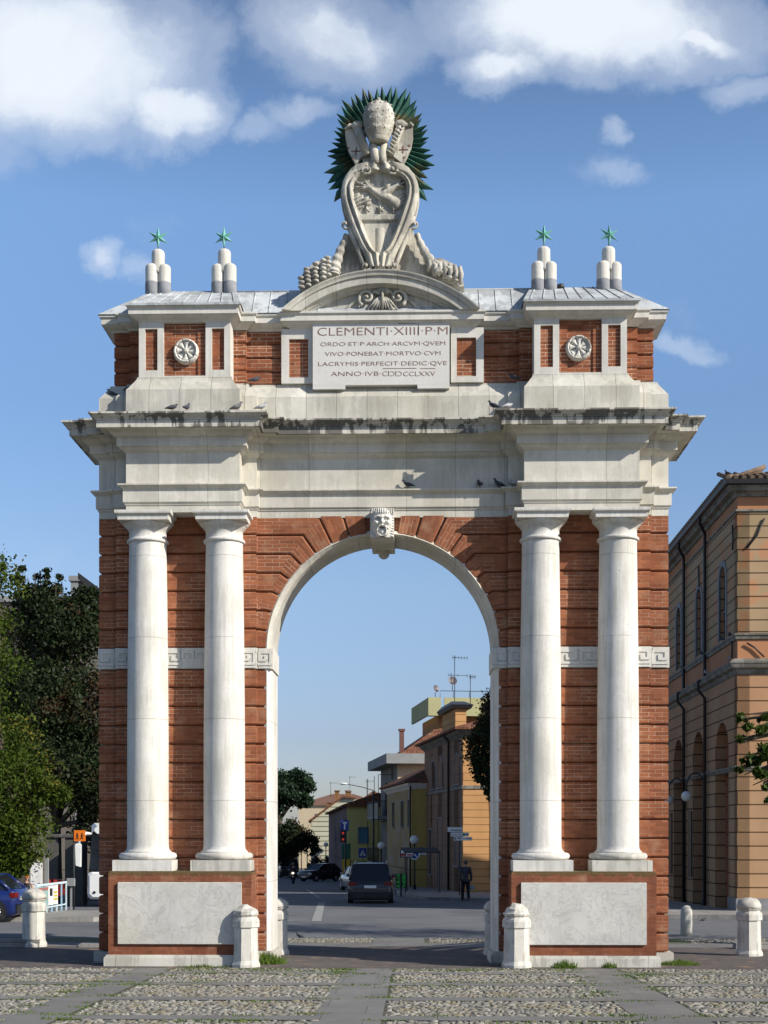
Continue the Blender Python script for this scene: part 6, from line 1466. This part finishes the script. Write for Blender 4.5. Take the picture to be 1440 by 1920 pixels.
# ---------------- left side bits
# railing with posters
xa, ya = deep(68, 40.5); xb, yb = deep(124, 43.5); ang_ = math.atan2(yb - ya, xb - xa); Lr = math.hypot(xb - xa, yb - ya); t = thing('railing', 'light blue and white metal railing hung with posters behind the left bollard', 'railing', (xa, ya, gz(ya) + .1), ang_)
M_lb2 = plain('pale_blue_paint', (.30, .50, .62), .5); M_lb3 = plain('blue_white_paint', (.50, .62, .68), .5); n = 7
for i in range(n): build('post', MB().box(Lr * i / (n - 1) - .022, Lr * i / (n - 1) + .022, -.02, .02, -.1, .88), M_lb2 if i % 2 else M_lb3, t)
build('rail', MB().box(0, Lr, -.025, .025, .84, .9).box(0, Lr, -.02, .02, .14, .18), M_lb3, t)
M_p1 = plain('poster_teal', (.22, .36, .34), .6); M_p2 = plain('poster_white', (.7, .7, .68), .6); M_rp = plain('poster_red', (.36, .10, .09), .6)
for i, (m1, m2) in enumerate(((M_p1, M_rp), (M_p1, M_rp), (M_p2, M_blk), (M_p2, M_yel))):
    u = Lr * (i + .5) / (n - 1); w = Lr / (n - 1) * .43; P_ = build('poster', MB().box(u - w, u + w, -.05, -.035, .22, .82), m1, t)
    if i < 2: build('poster_print', MB().box(u - w * .9, u + w * .9, -.056, -.05, .70, .79).box(u - w * .9, u + w * .5, -.056, -.05, .42, .45), m2, P_)
    elif i == 2: build('poster_print', MB().box(u - w * .5, u + w * .7, -.056, -.05, .50, .74), m2, P_)
    else: build('poster_print', MB().box(u - w * .8, u + w * .7, -.056, -.05, .35, .42).box(u - w * .8, u + w * .7, -.056, -.05, .46, .52).box(u - w * .8, u + w * .7, -.056, -.05, .57, .63), m2, P_)
# orange school sign
t, o = signpost(138, 47, zat(1556, 47), 'square orange warning sign with two black walking figures left of the coach', 'road sign'); z = zat(1567, 47) + o
P_ = build('sign_face', MB().box(.02, .42, -.02, .0, z - .19, z + .19), M_or, t); wk = MB()
for u in (.14, .30): wk.ball((u, -.025, z + .08), (.025, .006, .025)).tube([(u, -.025, z + .06), (u, -.025, z - .03)], .018, 6).tube([(u, -.025, z - .02), (u - .05, -.025, z - .12)], .012, 5).tube([(u, -.025, z - .02), (u + .04, -.025, z - .12)], .012, 5).tube([(u - .04, -.025, z + .0), (u, -.025, z + .04), (u + .05, -.025, z - .0)], .009, 5)
build('walking_figures', wk, M_blk, P_)
# stand with posters, red cloth, grey box
x, y = deep(70, 44.5); t = thing('poster_stand', 'tall white board covered with blue scribbles behind the railing', 'poster board', (x, y, gz(y)), R(1.4))
P_ = build('board', MB().box(-.22, .16, 0, .05, .12, 1.75), M_p2, t); bb = MB(); rs = random.Random(9)
for i in range(14): u, v = rs.uniform(-.19, .1), rs.uniform(.4, 1.65); bb.box(u, u + rs.uniform(.03, .1), -.006, 0, v, v + rs.uniform(.02, .05))
build('scribbles', bb, plain('ink_blue', (.10, .13, .35), .6), P_); build('post', MB().box(-.26, -.22, -.02, .04, 0, 1.8).box(.24, .36, 0, .1, 0, 1.95), M_con, t)
x, y = deep(107, 46); t = thing('red_cloth', 'red cloth hanging in the shade behind the railing', 'cloth', (x, y, gz(y) + .25), R(1.4)); cl = MB()
for i in range(10):
    u0, u1 = -.28 + .056 * i, -.28 + .056 * (i + 1); cl.add([(u0, .03 * sin(i * 1.7), .12 + .02 * i), (u1, .03 * sin((i + 1) * 1.7), .12 + .02 * (i + 1)), (u1, .04 * sin((i + 1) * 1.3), .86 - .01 * i), (u0, .04 * sin(i * 1.3), .86 - .01 * i)], [(0, 1, 2, 3)], smooth=True)
build('drape', cl, plain('red_fabric', (.22, .012, .010), .8), t); build('cord', MB().tube([(-.3, 0, .86), (.3, 0, .8)], .012, 5), M_iron, t)
x, y = deep(133, 46); t = thing('meter_box', 'grey metal box on a thin post right of the red cloth', 'box', (x, y, gz(y)), R(1.4)); build('post', MB().box(-.03, .03, .0, .05, 0, .9), M_con, t); build('box', MB().cbox(-.13, .13, -.08, .08, .85, 1.12, .01), M_con, t)
M_col2 = noisy('grey_trunkish', (.07, .065, .06), (.10, .095, .09), 3)
for px, w_, lab in ((100, .25, 'shaded grey pillar behind the red cloth'), (143, .35, 'grey stone gate pillar left of the coach')):
    x, y = deep(px, 52); t = thing('gate_pillar', lab, 'pillar', (x, y, gz(y))); build('shaft', MB().cbox(-w_, w_, -w_, w_, 0, 2.6, .02), M_col2, t); build('cap', MB().cbox(-w_ - .08, w_ + .08, -w_ - .08, w_ + .08, 2.6, 2.75, .03), M_col2, t)
# parasol-like dark awning and bar furniture by the apricot house
x, y = deep(800, 66); t = thing('awning', 'dark awning on thin posts before the yellow house', 'awning', (x, y, gz(y)), R(8.3))
build('canopy', MB().rings([[(-1.1, 0, 2.1), (.7, 0, 2.1), (.7, 1.4, 2.3), (-1.1, 1.4, 2.3)], [(-1.1, 0, 2.16), (.7, 0, 2.16), (.7, 1.4, 2.36), (-1.1, 1.4, 2.36)]]), plain('dark_canvas', (.02, .022, .025), .8), t)
for u in (-1.05, .65):
    for v in (.05,): build('post', MB().box(u - .03, u + .03, v, v + .06, 0, 2.15), M_iron, t)
